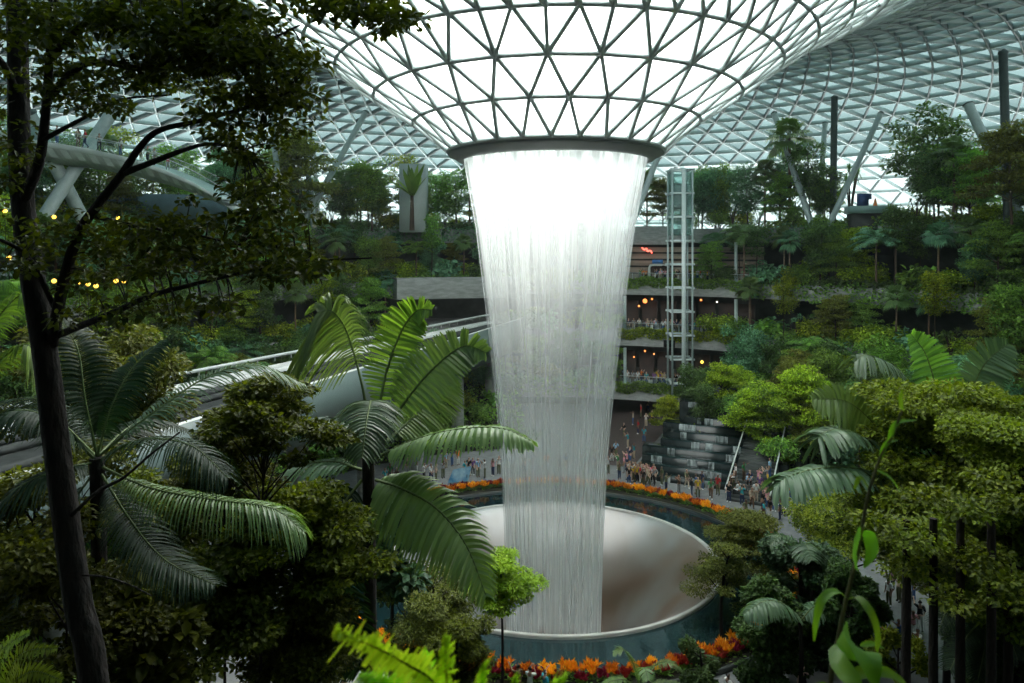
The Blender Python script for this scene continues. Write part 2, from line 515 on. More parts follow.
# ------------------------------------------------------------------ pool
PC = (3.0, 51.5)
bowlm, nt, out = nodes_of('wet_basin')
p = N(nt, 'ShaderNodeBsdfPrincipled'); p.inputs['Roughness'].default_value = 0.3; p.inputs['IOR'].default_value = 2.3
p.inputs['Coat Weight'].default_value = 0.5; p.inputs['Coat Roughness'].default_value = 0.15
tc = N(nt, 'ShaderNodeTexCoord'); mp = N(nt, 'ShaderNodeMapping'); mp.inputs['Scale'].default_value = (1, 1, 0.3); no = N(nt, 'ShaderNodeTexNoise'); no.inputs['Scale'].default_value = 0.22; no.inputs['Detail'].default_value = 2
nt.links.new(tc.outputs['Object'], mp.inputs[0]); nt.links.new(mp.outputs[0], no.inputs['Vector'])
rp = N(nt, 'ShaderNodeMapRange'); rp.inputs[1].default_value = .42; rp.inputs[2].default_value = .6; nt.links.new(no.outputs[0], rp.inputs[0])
nt.links.new(mixc(nt, rp.outputs[0], (0.085, 0.048, 0.026), (0.15, 0.155, 0.145)), p.inputs['Base Color'])  # brown patches stand in for light reflected from below, painted into base colour
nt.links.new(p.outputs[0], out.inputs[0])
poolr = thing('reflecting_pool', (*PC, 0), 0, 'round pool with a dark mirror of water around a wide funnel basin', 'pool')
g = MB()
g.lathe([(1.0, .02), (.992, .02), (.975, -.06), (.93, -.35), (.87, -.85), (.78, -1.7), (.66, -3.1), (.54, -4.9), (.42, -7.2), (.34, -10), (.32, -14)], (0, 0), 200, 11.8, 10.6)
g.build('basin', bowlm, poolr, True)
g = MB()
g.lathe([(1.018, -.4), (1.018, .06), (1.008, .1), (.998, .1), (.988, .04), (.988, -.1)], (0, 0), 200, 11.8, 10.6)
g.build('basin_lip', mat('pale_acrylic', (0.42, 0.42, 0.39), (0.34, 0.34, 0.32), rough=0.25, scale=1), poolr, True)
moatm, nt, out = nodes_of('dark_water')
p = N(nt, 'ShaderNodeBsdfPrincipled'); p.inputs['Roughness'].default_value = 0.04; p.inputs['Base Color'].default_value = (0.006, 0.02, 0.022, 1); p.inputs['IOR'].default_value = 1.45
tc = N(nt, 'ShaderNodeTexCoord'); no = N(nt, 'ShaderNodeTexNoise'); no.inputs['Scale'].default_value = 2.2; no.inputs['Detail'].default_value = 3
bp = N(nt, 'ShaderNodeBump'); bp.inputs['Strength'].default_value = .06; bp.inputs['Distance'].default_value = .1
nt.links.new(tc.outputs['Object'], no.inputs['Vector']); nt.links.new(no.outputs[0], bp.inputs['Height']); nt.links.new(bp.outputs[0], p.inputs['Normal']); nt.links.new(p.outputs[0], out.inputs[0])
g = MB()
g.lathe([(1, 0), (2, 0)], (0, 0), 200)
G = g.V[0].reshape(200, 2, 3)
a = np.linspace(0, 2 * PI, 200, endpoint=False)
G[:, 0, 0] = 12.0 * np.cos(a); G[:, 0, 1] = 10.78 * np.sin(a); G[:, 1, 0] = 15.85 * np.cos(a); G[:, 1, 1] = 13.95 * np.sin(a); G[..., 2] = -0.12
g.build('water', moatm, poolr)


def ellring(rx0, ry0, rx1, ry1, z0, z1, seg=200, c=(0, 0)):
    a = np.linspace(0, 2 * PI, seg, endpoint=False)
    pts = [(rx0, ry0, z0), (rx1, ry1, z0), (rx1, ry1, z1), (rx0, ry0, z1), (rx0, ry0, z0)]
    G = np.zeros((seg, 5, 3))
    for k, (x, y, z) in enumerate(pts):
        G[:, k, 0] = c[0] + x * np.cos(a); G[:, k, 1] = c[1] + y * np.sin(a); G[:, k, 2] = z
    mb = MB(); mb.grid(G, closed_u=True)
    return mb


ellring(15.8, 13.9, 16.0, 14.1, -0.3, 0.04).build('edge_band', mat('edge_metal', (0.022, 0.028, 0.028), (0.016, 0.02, 0.02), rough=0.3, scale=1), poolr)
ellring(16.0, 14.1, 17.7, 15.8, -0.3, 0.10).build('planter_soil', SOIL, poolr)
ellring(17.7, 15.8, 17.9, 16.0, -0.3, 0.25).build('planter_kerb', CONC_D, poolr)

# ------------------------------------------------------------------ floor, hillsides, terraces
g = MB()
a = np.linspace(0, 2 * PI, 200, endpoint=False)
G = np.zeros((200, 3, 3))
for k, (x, y, z) in enumerate(((17.8, 15.9, -0.4), (17.8, 15.9, 0), (75, 75, 0))):
    G[:, k, 0] = PC[0] + x * np.cos(a); G[:, k, 1] = PC[1] + y * np.sin(a); G[:, k, 2] = z
g.grid(G, closed_u=True)
floor = struct('floor', g, PAVE, label='grey paved plaza around the pool')


def hill_z(x, y):
    """ground of the planted slope under the viewpoint"""
    return np.clip(20.4 - 1.0 * np.maximum(y, 0) + 0 * x, 0.02, 20.4)


xs = np.linspace(-45, 45, 60); ys = np.linspace(-14, 23, 40)
X, Y = np.meshgrid(xs, ys, indexing='ij')
Z = hill_z(X, Y) + 0.25 * np.sin(X * .9) * np.sin(Y * 1.1) * (Y < 19) - 0.05
Z[:, -1] = -0.1
g = MB(); g.grid(np.stack([X, Y, Z], -1))
struct('ground_slope', g, SOIL, smooth=True, label='dark planted slope below the viewpoint')

LV = {2: (44.0, 4.1), 3: (47.0, 10.9), 4: (50.0, 17.7), 5: (55.0, 25.2)}
A0, A1 = math.radians(-42), math.radians(222)
for k, (R, z) in LV.items():
    g = MB(); g.ringsolid(R, 72, z - (1.9 if k < 5 else 2.0), z, PC, A0, A1, 140)
    struct('floor_terrace', g, CONC, label='concrete terrace slab, level %d above the plaza' % (k - 1))
    g = MB(); zl = {2: 0, 3: 4.1, 4: 10.9, 5: 17.7}[k]
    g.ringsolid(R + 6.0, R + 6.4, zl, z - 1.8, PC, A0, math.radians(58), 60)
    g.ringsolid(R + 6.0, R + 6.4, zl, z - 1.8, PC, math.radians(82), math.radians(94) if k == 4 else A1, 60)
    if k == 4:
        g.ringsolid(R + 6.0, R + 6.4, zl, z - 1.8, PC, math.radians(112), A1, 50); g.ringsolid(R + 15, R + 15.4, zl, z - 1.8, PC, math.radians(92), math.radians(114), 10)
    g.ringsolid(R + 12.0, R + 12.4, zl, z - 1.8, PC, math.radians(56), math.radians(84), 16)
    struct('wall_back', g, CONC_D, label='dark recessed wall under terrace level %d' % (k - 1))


def polar(px, R):
    """point on the far side of the circle of radius R about the pool, in the direction of column px"""
    s = (px - 512) / F
    # x = s*y ; (s*y - cx)^2 + (y - cy)^2 = R^2
    A = s * s + 1; B = -2 * (s * PC[0] + PC[1]); C = PC[0] ** 2 + PC[1] ** 2 - R * R
    y = (-B + math.sqrt(max(B * B - 4 * A * C, 0))) / (2 * A)
    return np.array([s * y, y])


def ang(p):
    return math.atan2(p[1] - PC[1], p[0] - PC[0])


# planted banks between the plaza and the first terrace (right and left)
def bank(a0, a1, r0, r1, z1, name, label):
    aa = np.linspace(a0, a1, 60); rr = np.linspace(0, 1, 12)
    G = np.zeros((60, 12, 3))
    for j, t in enumerate(rr):
        R = r0 + (r1 - r0) * t
        G[:, j, 0] = PC[0] + R * np.cos(aa); G[:, j, 1] = PC[1] + R * np.sin(aa)
        G[:, j, 2] = z1 * t ** 0.9 + 0.3 * np.sin(aa * 23 + j) * t * (1 - t) * 2 + (0.03 if j else -.2)
    mb = MB(); mb.grid(G)
    return struct(name, mb, SOIL, smooth=True, label=label)


AB0, AB1 = math.radians(-32), math.radians(47)
bank(AB0, AB1, 30, 45, 5.5, 'ground_bank', 'planted bank on the right of the cascade')
bank(math.radians(93), math.radians(215), 27, 45, 6.0, 'ground_bank', 'planted bank behind and under the train track')

# unseen wall and slab added behind and above the viewpoint to darken the foreground
g = MB(); g.ringsolid(62, 63, -.2, 46, PC, math.radians(228), math.radians(312), 40)
struct('wall_light_block', g, CONC_D, label='unseen dark wall added behind the viewpoint to block skylight')
g = MB(); g.box((-8, -6.0, 29.5), (60, 14, 1.2))
struct('ceiling_light_block', g, CONC_D, label='unseen slab added above the viewpoint to shade the foreground')

g = MB(); g.lathe([(22.5, .012), (56, .012)], PC, 30, a0=ang(polar(668, 40)), a1=ang(polar(600, 40)))
struct('floor_passage', g, PAVE_B, label='brown paved passage running under the first balcony')

m, nt, out = nodes_of('mist_air')
v_ = N(nt, 'ShaderNodeVolumeScatter'); v_.inputs['Density'].default_value = 0.0006; v_.inputs['Anisotropy'].default_value = .2; v_.inputs[0].default_value = (.92, 1, .97, 1)
nt.links.new(v_.outputs[0], out.inputs['Volume'])
g = MB(); g.box((0, 72, 16.5), (120, 72, 34)); tag(g.build('mist', m), 'thin bright mist hanging around the waterfall', 'mist', kind='stuff')
# ------------------------------------------------------------------ foliage materials
L_DARK = leaf_mat('leaf_dark', (0.0259, 0.0582, 0.0207), (0.1164, 0.2200, 0.0569), tw=0.28)
L_MID = leaf_mat('leaf_mid', (0.0478, 0.1160, 0.0300), (0.2593, 0.4505, 0.0765), tw=0.32)
L_YEL = leaf_mat('leaf_yellow_green', (0.0420, 0.0892, 0.0084), (0.3990, 0.4935, 0.0378), tw=0.35, spec=.2)
L_OLIVE_NEAR = leaf_mat('leaf_olive_near', (0.030, 0.042, 0.010), (0.135, 0.150, 0.028), tw=0.3, spec=.2)  # near copies are darker: foreground shade put into the leaf colours
L_TEAL_NEAR = leaf_mat('leaf_blue_green_near', (0.018, 0.048, 0.026), (0.080, 0.150, 0.080), tw=0.28, spec=.25)
L_DARK_NEAR = leaf_mat('leaf_dark_near', (0.013, 0.032, 0.010), (0.060, 0.110, 0.026), tw=0.28, spec=.25)
L_YEL_NEAR = leaf_mat('leaf_yellow_near', (0.040, 0.085, 0.008), (0.230, 0.280, 0.025), tw=0.35, spec=.2)
L_GREY = leaf_mat('leaf_grey_green', (0.055, 0.105, 0.062), (0.125, 0.200, 0.115), tw=0.3, nscale=0.4, rough=.38, spec=.4)
L_BRIGHT = leaf_mat('leaf_bright', (0.1190, 0.2040, 0.0127), (0.2720, 0.3740, 0.0255), tw=0.35)
L_FORE = leaf_mat('leaf_foreground', (0.0180, 0.0348, 0.0036), (0.1560, 0.1980, 0.0144), tw=0.35, spec=.2, nscale=1.5)
L_TEAL = leaf_mat('leaf_blue_green', (0.0395, 0.1119, 0.0685), (0.1843, 0.3949, 0.2238), tw=0.28)
L_OLIVE = leaf_mat('leaf_olive', (0.0536, 0.0683, 0.0146), (0.2535, 0.2730, 0.0488), tw=0.3)
L_PALM = leaf_mat('leaf_palm', (0.0825, 0.1540, 0.0495), (0.1650, 0.2475, 0.0880), tw=0.35, nscale=0.4, rough=0.38, spec=0.5)
L_NIGHT = leaf_mat('leaf_deep', (0.0121, 0.0205, 0.0030), (0.1063, 0.1215, 0.0121), tw=0.38, nscale=1.6, spec=.2)
L_FERN = leaf_mat('leaf_fern', (0.4158, 0.6237, 0.0446), (0.7425, 0.9207, 0.0891), tw=0.4, nscale=3)
L_VINE = leaf_mat('leaf_vine', (0.1014, 0.2535, 0.0203), (0.2535, 0.4563, 0.0423), tw=0.4, nscale=6)
L_TUFT = leaf_mat('leaf_dark_palm', (0.007, 0.022, 0.010), (0.020, 0.046, 0.018), tw=0.22, spec=.22)


def unit(v):
    v = np.asarray(v, float)
    return v / (np.linalg.norm(v, axis=-1, keepdims=True) + 1e-9)


def rand_dirs(n, r_):
    return unit(r_.normal(size=(n, 3)))


def pad(mb, c, rad, h, n, ll, lw, r_, droop=0.15, tint=0.5, hang=0.0):
    """a flattened clump of leaves around c"""
    u = rand_dirs(n, r_) * (r_.random(n) ** 0.4)[:, None]
    P = c + u * np.array([rad, rad, h])
    out = unit(u * np.array([1, 1, 0.25]) + r_.normal(0, .45, (n, 3)))
    out[:, 2] -= droop + hang
    U = unit(np.array([0, 0, 1.0]) + r_.normal(0, .35, (n, 3)))
    s = r_.uniform(.7, 1.25, n)
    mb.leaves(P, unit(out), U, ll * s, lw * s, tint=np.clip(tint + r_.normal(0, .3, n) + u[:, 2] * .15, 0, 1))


def tree_meshes(seed, H, tr, R, base, npads, padr, padh, nleaf, ll, lw, layered=0, bark=None, leaf=None, lean=0.3, sides=6):
    """broad-leaved tree: (trunk mesh, foliage mesh). Foot at the origin, height H, crown radius R starting at height base"""
    r_ = np.random.default_rng(seed)
    T, L = MB(), MB()
    top = np.array([r_.normal(0, lean), r_.normal(0, lean), H * 0.93])
    mid = np.array([r_.normal(0, lean), r_.normal(0, lean), H * 0.5])
    tp = bez((0, 0, -.3), mid, top, 9)
    T.tube(tp, np.linspace(tr, tr * .25, 9), 8)
    for i in range(npads):
        t = (i + .5) / npads
        if layered:
            t = (math.floor(t * layered) + .5) / layered
        z = base + (H - base) * t
        prof = math.sin(PI * min(1, .18 + .78 * (1 - t))) ** .6 if not layered else (1.0 - t * .4 if R >= 3.6 else 1.05 - t * .75)
        a = i * 2.39996 + r_.normal(0, .3); rr = R * prof * math.sqrt(r_.uniform(.05, 1))
        fr = min(.98, max(.1, (z - rr * .45) / H))
        k = fr * 8; j = min(7, int(k)); c0 = tp[j] * (1 - (k - j)) + tp[j + 1] * (k - j)
        c = np.array([c0[0] + rr * math.cos(a), c0[1] + rr * math.sin(a), z + r_.normal(0, .26 if layered else .3)])
        T.tube(bez(c0, (c0 + c) / 2 + np.array([0, 0, -.15 * rr if not layered else .08 * rr]), c, 5), np.linspace(tr * .32, tr * .08, 5), 5, cap=False)
        for q in range(3):
            e = c + np.array([math.cos(a + q * 2.1), math.sin(a + q * 2.1), .1]) * padr * .7
            T.tube([c, (c + e) / 2 + [0, 0, .03], e], [tr * .09, tr * .06, tr * .03], 4, cap=False)
        s = r_.uniform(.75, 1.2)
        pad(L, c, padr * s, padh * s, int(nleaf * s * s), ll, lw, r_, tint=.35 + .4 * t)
    return T.mesh('trunk', bark or BARK, True), L.mesh('foliage', leaf or L_MID)


def frond(mb, st, path, n, ll, lw, hang=.35, fused=False, up=None, r_=rng, stem_r=.03, tip=.25, base=.12, segs=3, wave=.05, ragged=0):
    """feather leaf: leaflets on both sides of the midrib path (k x 3)"""
    path = np.asarray(path, float)
    st.tube(path, np.linspace(stem_r, stem_r * .25, len(path)), 5, cap=False)
    t = np.linspace(base, .99, n)
    k = t * (len(path) - 1); j = np.minimum(k.astype(int), len(path) - 2); u = (k - j)[:, None]
    P = path[j] * (1 - u) + path[j + 1] * u
    T = unit(path[j + 1] - path[j])
    U0 = np.array([0, 0, 1.0]) if up is None else unit(np.asarray(up, float))
    S = unit(np.cross(T, U0 + 1e-4)); Up = unit(np.cross(S, T))
    env = np.minimum(1, (t - base + .04) / .18) ** .7 * np.clip((1.02 - t) / tip, .12, 1) ** .6
    spacing = np.linalg.norm(np.diff(path, axis=0), axis=1).sum() * (1 - base) / n
    for sgn in (-1, 1):
        d = unit(S * sgn + T * ((.12 + .55 * t[:, None] ** 3) if fused else (.35 + .5 * t[:, None] ** 2)) + Up * (.25 + r_.normal(0, wave, (n, 1))))
        L = (ll * env * r_.uniform(.92, 1.05, n))[:, None]
        if ragged: L = L * (1 - ragged * (r_.random((n, 1)) < .12))
        C = []
        for s in np.linspace(0, 1, segs + 1):
            C.append(P + d * L * s + np.array([0, 0, -1.0]) * L * hang * s * s + r_.normal(0, .008, (n, 1)) * s)
        C = np.stack(C, 1)
        w = (spacing * .60 if fused else lw * .5)
        prof = np.array([.9, 1, 1, 1, .35] if fused else [.4, 1, .85, .6, .08])
        prof = np.interp(np.linspace(0, 4, segs + 1), np.arange(5), prof)
        W = T[:, None, :] * (w * prof)[None, :, None] + (Up * (.30 * w) * (np.where(np.arange(n) % 2, 1, -1)[:, None]))[:, None, :] * prof[None, :, None] * (1 if fused else .6)
        mb.strips(C, W, tint=np.clip(.5 + r_.normal(0, .25, n), 0, 1))


def feather_palm(seed, H, nf, fl, ll, lw, n=42, tr=.16, bark=None, leaf=None, elev=(75, -15), hang=.5, fused=False, cr=.9):
    r_ = np.random.default_rng(seed)
    T, L, S = MB(), MB(), MB()
    tp = bez((0, 0, -.3), (r_.normal(0, .25), r_.normal(0, .25), H * .5), (0, 0, H), 8)
    T.tube(tp, np.linspace(tr * 1.15, tr * .8, 8), 9)
    for i in range(nf):
        e = math.radians(elev[0] + (elev[1] - elev[0]) * i / max(1, nf - 1) + r_.normal(0, 5)); a = i * 2.39996 + r_.normal(0, .2)
        d = np.array([math.cos(a) * math.cos(e), math.sin(a) * math.cos(e), math.sin(e)]); h = np.array([math.cos(a), math.sin(a), 0])
        l = fl * r_.uniform(.85, 1.1)
        p0 = np.array([0, 0, H]) + h * .08; p1 = p0 + d * l * .55; p2 = p0 + d * l * .6 + h * l * .42 * cr + np.array([0, 0, -l * .28])
        frond(L, S, bez(p0, p1, p2, 10), n, ll, lw, hang, fused, r_=r_, stem_r=.035 * fl / 3)
    return T.mesh('trunk', bark or BARK_P, True), L.mesh('fronds', leaf or L_PALM), S.mesh('leaf_stems', STEM_G)


def fan_palm(seed, H, nf, pl, fr, tr=.13, leaf=None, bark=None, elev=(80, -35), nseg=20):
    r_ = np.random.default_rng(seed)
    T, L, S = MB(), MB(), MB()
    tp = bez((0, 0, -.3), (r_.normal(0, .2), r_.normal(0, .2), H * .5), (0, 0, H), 8)
    T.tube(tp, np.linspace(tr * 1.2, tr, 8), 8)
    for i in range(nf):
        e = math.radians(elev[0] + (elev[1] - elev[0]) * i / max(1, nf - 1) + r_.normal(0, 6)); a = i * 2.39996
        h = np.array([math.cos(a), math.sin(a), 0]); d = h * math.cos(e) + np.array([0, 0, math.sin(e)])
        p0 = np.array([0, 0, H]); c = p0 + d * pl + np.array([0, 0, -.12 * pl])
        S.tube(bez(p0, p0 + d * pl * .6, c, 5), [.035, .03, .025, .02, .02], 4, cap=False)
        dd = unit(d + np.array([0, 0, -.35])); sd2 = unit(np.cross(dd, [0, 0, 1.0]) + r_.normal(0, .12, 3)); nn = np.cross(sd2, dd)
        th = np.linspace(-2.1, 2.1, nseg)
        dirs = np.cos(th)[:, None] * dd + np.sin(th)[:, None] * sd2 + .15 * nn
        l = fr * (.78 + .22 * np.cos(th)) * r_.uniform(.9, 1.08, nseg)
        C = np.stack([c + dirs * (l * s)[:, None] + np.array([0, 0, -1.0]) * (l * .45 * s ** 3)[:, None] for s in (0.02, .45, .75, 1)], 1)
        wv = np.cross(dirs, nn)
        W = wv[:, None, :] * (fr * np.array([.012, .085, .06, .012]))[None, :, None]
        L.strips(C, W, tint=np.clip(.45 + r_.normal(0, .2, nseg) + r_.normal(0, .2), 0, 1))
    return T.mesh('trunk', bark or BARK_P, True), L.mesh('fan_leaves', leaf or L_PALM), S.mesh('leaf_stems', STEM_G)


def rosette(seed, H, n, ll, lw, leaf, bark=None, heads=1, tr=.1, elev=(85, -10), droop=.4):
    """strap-leaved plant: sword leaves in a head (or several on branches)"""
    r_ = np.random.default_rng(seed)
    T, L = MB(), MB()
    hs = [np.array([0, 0, H])] if heads == 1 else [np.array([math.cos(i * 2.4) * .25 * H * r_.uniform(.3, 1), math.sin(i * 2.4) * .25 * H * r_.uniform(.3, 1), H * r_.uniform(.72, 1)]) for i in range(heads)]
    for hd in hs:
        if H > .1:
            T.tube(bez((0, 0, -.3), (hd[0] * .2, hd[1] * .2, H * .5), hd, 6), np.linspace(tr, tr * .6, 6), 6)
        i = np.arange(n); e = np.radians(elev[0] + (elev[1] - elev[0]) * i / n + r_.normal(0, 5, n)); a = i * 2.39996
        d = np.stack([np.cos(a) * np.cos(e), np.sin(a) * np.cos(e), np.sin(e)], 1); l = (ll * r_.uniform(.8, 1.1, n))[:, None]
        C = np.stack([hd + d * l * s + np.array([0, 0, -1.0]) * l * droop * s * s for s in (0, .35, .7, 1)], 1)
        sd2 = unit(np.cross(d, [0, 0, 1.0]) + 1e-4)
        L.strips(C, sd2[:, None, :] * (lw * np.array([.35, .5, .4, .05]))[None, :, None])
    return (T.mesh('stem', bark or BARK, True) if H > .1 else None), L.mesh('leaves', leaf)


def bush_meshes(seed, R, H, nleaf, ll, lw, leaf, npads=9, stems=5):
    r_ = np.random.default_rng(seed)
    T, L = MB(), MB()
    for i in range(npads):
        a = i * 2.4; rr = R * math.sqrt(r_.uniform(0, .8)); z = H * r_.uniform(.3, .85) * (1.1 - .4 * rr / R)
        c = np.array([math.cos(a) * rr, math.sin(a) * rr, z])
        if i < stems:
            T.tube(bez((c[0] * .2, c[1] * .2, -.2), (c[0] * .4, c[1] * .4, z * .6), c, 4), [.05, .04, .03, .02], 5, cap=False)
        pad(L, c, R * .5, H * .3, nleaf // npads, ll, lw, r_, droop=.3)
    return T.mesh('stem', BARK, True), L.mesh('foliage', leaf)


KINDS = {}
PN = {'trunk': 'trunk', 'stem': 'stem', 'foliage': 'foliage', 'fronds': 'fronds', 'leaf_stems': 'leaf_stems', 'fan_leaves': 'fan_leaves', 'leaves': 'leaves'}


def kind(key, *meshes):
    KINDS[key] = [m for m in meshes if m is not None]


def plant(key, loc, name, label, cat='tree', group=None, rz=None, s=1.0, leaf=None, sz=1.0):
    """a top-level plant with the parts of its kind; every copy is an object of its own and shares the mesh data"""
    root = thing(name, loc, rng.uniform(0, 6.28) if rz is None else rz, label, cat, group)
    root.scale = (s, s, s * sz)
    for me in KINDS[key]:
        nm = me.name.split('.')[0]
        o = bpy.data.objects.new(PN.get(nm, nm), me)
        col.objects.link(o); o.parent = root
        if leaf is not None and nm in ('foliage', 'fronds', 'fan_leaves', 'leaves'):
            o.material_slots[0].link = 'OBJECT'; o.material_slots[0].material = leaf
    return root


for v in range(3):
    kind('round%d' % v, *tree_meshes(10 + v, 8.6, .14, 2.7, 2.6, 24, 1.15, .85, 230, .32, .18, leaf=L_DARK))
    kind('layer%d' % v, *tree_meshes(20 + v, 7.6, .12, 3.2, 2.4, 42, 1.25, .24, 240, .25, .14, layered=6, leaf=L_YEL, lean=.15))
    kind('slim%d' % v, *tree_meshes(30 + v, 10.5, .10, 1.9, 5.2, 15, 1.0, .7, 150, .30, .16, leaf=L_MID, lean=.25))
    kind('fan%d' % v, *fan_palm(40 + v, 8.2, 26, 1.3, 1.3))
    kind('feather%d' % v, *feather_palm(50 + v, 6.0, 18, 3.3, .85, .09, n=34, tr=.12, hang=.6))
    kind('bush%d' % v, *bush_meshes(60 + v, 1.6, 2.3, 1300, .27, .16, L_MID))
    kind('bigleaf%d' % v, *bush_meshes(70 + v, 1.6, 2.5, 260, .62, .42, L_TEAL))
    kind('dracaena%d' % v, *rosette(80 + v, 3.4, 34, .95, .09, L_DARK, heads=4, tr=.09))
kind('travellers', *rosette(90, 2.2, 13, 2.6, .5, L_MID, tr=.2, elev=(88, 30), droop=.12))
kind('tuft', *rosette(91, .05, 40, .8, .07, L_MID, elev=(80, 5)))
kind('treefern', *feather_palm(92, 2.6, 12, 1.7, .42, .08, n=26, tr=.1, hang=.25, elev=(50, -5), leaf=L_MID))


# undergrowth: dense planting nobody could count, one object per terrace side
def undergrowth(name, P, ll, lw, leaf, label, group=None, vert=.3, nrm=None, clump=1):
    n = len(P)
    D = unit(rng.normal(0, 1, (n, 3)) * [1, 1, .6] + [0, 0, -vert]); U = unit(np.array([0, 0, 1.0]) + rng.normal(0, .5, (n, 3)))
    s = rng.uniform(.6, 1.4, n)
    mb = MB(); mb.leaves(P, D, U, ll * s, lw * s)
    o = mb.build(name, leaf)
    tag(o, label, 'plants', group, 'stuff')
    return o


def arc_pts(n, a0, a1, R0, R1, z0, z1, cl=.35):
    a = rng.uniform(a0, a1, n); R = rng.uniform(R0, R1, n); z = z0 + (z1 - z0) * rng.random(n)
    b = np.sin(a * 37) * .5 + np.sin(a * 91 + 1) * .5
    z = z + cl * b
    return np.stack([PC[0] + R * np.cos(a), PC[1] + R * np.sin(a), z], 1)


def on(px, R, z):
    p = polar(px, R)
    return (p[0], p[1], z)


AM0, AM1 = ang(polar(745, 47)), ang(polar(618, 47))     # the mall side sector with open balconies
AMC = (AM0 + AM1) / 2
sect = {'right': (A0 + .05, AM0), 'mall': (AM0, AM1), 'left': (AM1 + .02, A1)}
nice = {2: 'first', 3: 'second', 4: 'third', 5: 'top'}
for k, (R, z) in LV.items():
    for sname, (a0, a1) in sect.items():
        ln = (a1 - a0) * R
        if sname == 'mall':
            if k < 5:
                undergrowth('trailing_plants', arc_pts(int(ln * 420), a0, a1, R - .3, R + .35, z - .8, z + .5, .3), .24, .15, L_MID if k != 3 else L_YEL, 'trailing planting spilling over the %s balcony edge right of the waterfall' % nice[k])
            continue
        if sname == 'left' and k == 3:
            a0 = ang(polar(388, 47))
        lf = [L_DARK, L_MID][(k + (sname == 'left')) % 2]
        undergrowth('undergrowth', arc_pts(int(ln * 190), a0, a1, R - .5, R + 5.5, z - .2, z + 1.1), .42, .25, lf, 'dense leafy undergrowth along the %s terrace %s of the waterfall' % (nice[k], sname))
        undergrowth('trailing_plants', arc_pts(int(ln * 80), a0, a1, R - .5, R + .2, z - 1.7, z + .3, .5), .34, .2, L_TEAL if k % 2 else L_MID, 'trailing leaves over the %s terrace edge %s of the waterfall' % (nice[k], sname))


def bankpts(n, a0, a1, r0, r1, z1):
    a = rng.uniform(a0, a1, n); t = rng.random(n); R = r0 + (r1 - r0) * t
    return np.stack([PC[0] + R * np.cos(a), PC[1] + R * np.sin(a), z1 * t ** .9 + rng.random(n) * .8 + .25 * np.sin(a * 40 + R)], 1)


undergrowth('undergrowth', bankpts(16000, AB0, AB1, 30, 45, 5.5), .40, .24, L_DARK, 'low leafy ground cover on the bank right of the cascade')
undergrowth('undergrowth', bankpts(22000, math.radians(93), math.radians(215), 27, 45, 6.0), .40, .24, L_MID, 'low leafy ground cover on the bank under the train track')
n = 9000
X = rng.uniform(-40, 40, n); Y = rng.uniform(3, 21, n)
undergrowth('undergrowth', np.stack([X, Y, hill_z(X, Y) + rng.random(n) * .8], 1), .34, .2, L_DARK, 'dark low plants covering the slope under the viewpoint')

# terrace trees and shrubs: (key, family, category, leaf, scale range)
FAM = {
    'round': ('leafy_tree', 'round-crowned leafy tree', 'tree'), 'layer': ('tiered_tree', 'tiered tree with flat yellow-green leaf layers', 'tree'),
    'slim': ('slender_tree', 'slender tree with a bare pale trunk', 'tree'), 'fan': ('fan_palm', 'fan palm with a bare brown trunk', 'palm'),
    'feather': ('feather_palm', 'feather palm with arching fronds', 'palm'), 'bush': ('leafy_shrub', 'bushy small-leaved shrub', 'shrub'),
    'bigleaf': ('large_leaved_shrub', 'shrub with large blue-green leaves', 'shrub'), 'dracaena': ('dracaena', 'branching plant with spiky sword-leaf heads', 'plant'),
}
LEAF_ALT = {'round': [None, L_MID, L_TEAL], 'layer': [None, L_MID, L_OLIVE], 'slim': [None, L_DARK, L_YEL], 'fan': [None, None, L_TEAL],
            'feather': [None, L_TEAL, L_MID], 'bush': [None, L_YEL, L_DARK], 'bigleaf': [None, L_MID, L_TEAL], 'dracaena': [None, L_TEAL, None]}
MIX = {2: ['bush', 'round', 'bigleaf', 'layer', 'bush', 'feather', 'bigleaf', 'round'],
       3: ['bigleaf', 'fan', 'bush', 'round', 'layer', 'bush', 'dracaena', 'slim'],
       4: ['round', 'bush', 'fan', 'bigleaf', 'slim', 'feather', 'bush', 'layer'],
       5: ['round', 'slim', 'bush', 'layer', 'fan', 'round', 'dracaena', 'bush']}
KEEP = []     # (px0, px1, level) windows that stay open


def near_what(px):
    for lim, t in ((60, 'behind the leaning trunk'), (150, 'below the footbridge'), (240, 'below the right end of the footbridge'), (330, 'below the left steel tubes'), (400, 'left of the tunnel beam'), (485, 'above the tunnel beam'),
                   (620, 'behind the waterfall'), (700, 'beside the lift'), (760, 'just right of the lift'), (820, 'left of the upright column'), (860, 'below the upright column'), (910, 'below the roof deck'), (970, 'below the slanted right tube')):
        if px < lim: return t
    return 'at the right edge'


CW = {'leaf_dark': 'dark', 'leaf_mid': 'green', 'leaf_yellow_green': 'yellow-green', 'leaf_blue_green': 'blue-green', 'leaf_olive': 'olive', 'leaf_palm': 'green'}


def sector_word(p):
    px = 512 + p[0] / p[1] * F
    if px < 250: return 'far left'
    if px < 480: return 'left of the waterfall'
    if px < 640: return 'straight behind the waterfall'
    if px < 760: return 'around the glass lift'
    if px < 900: return 'right of the lift'
    return 'at the far right'


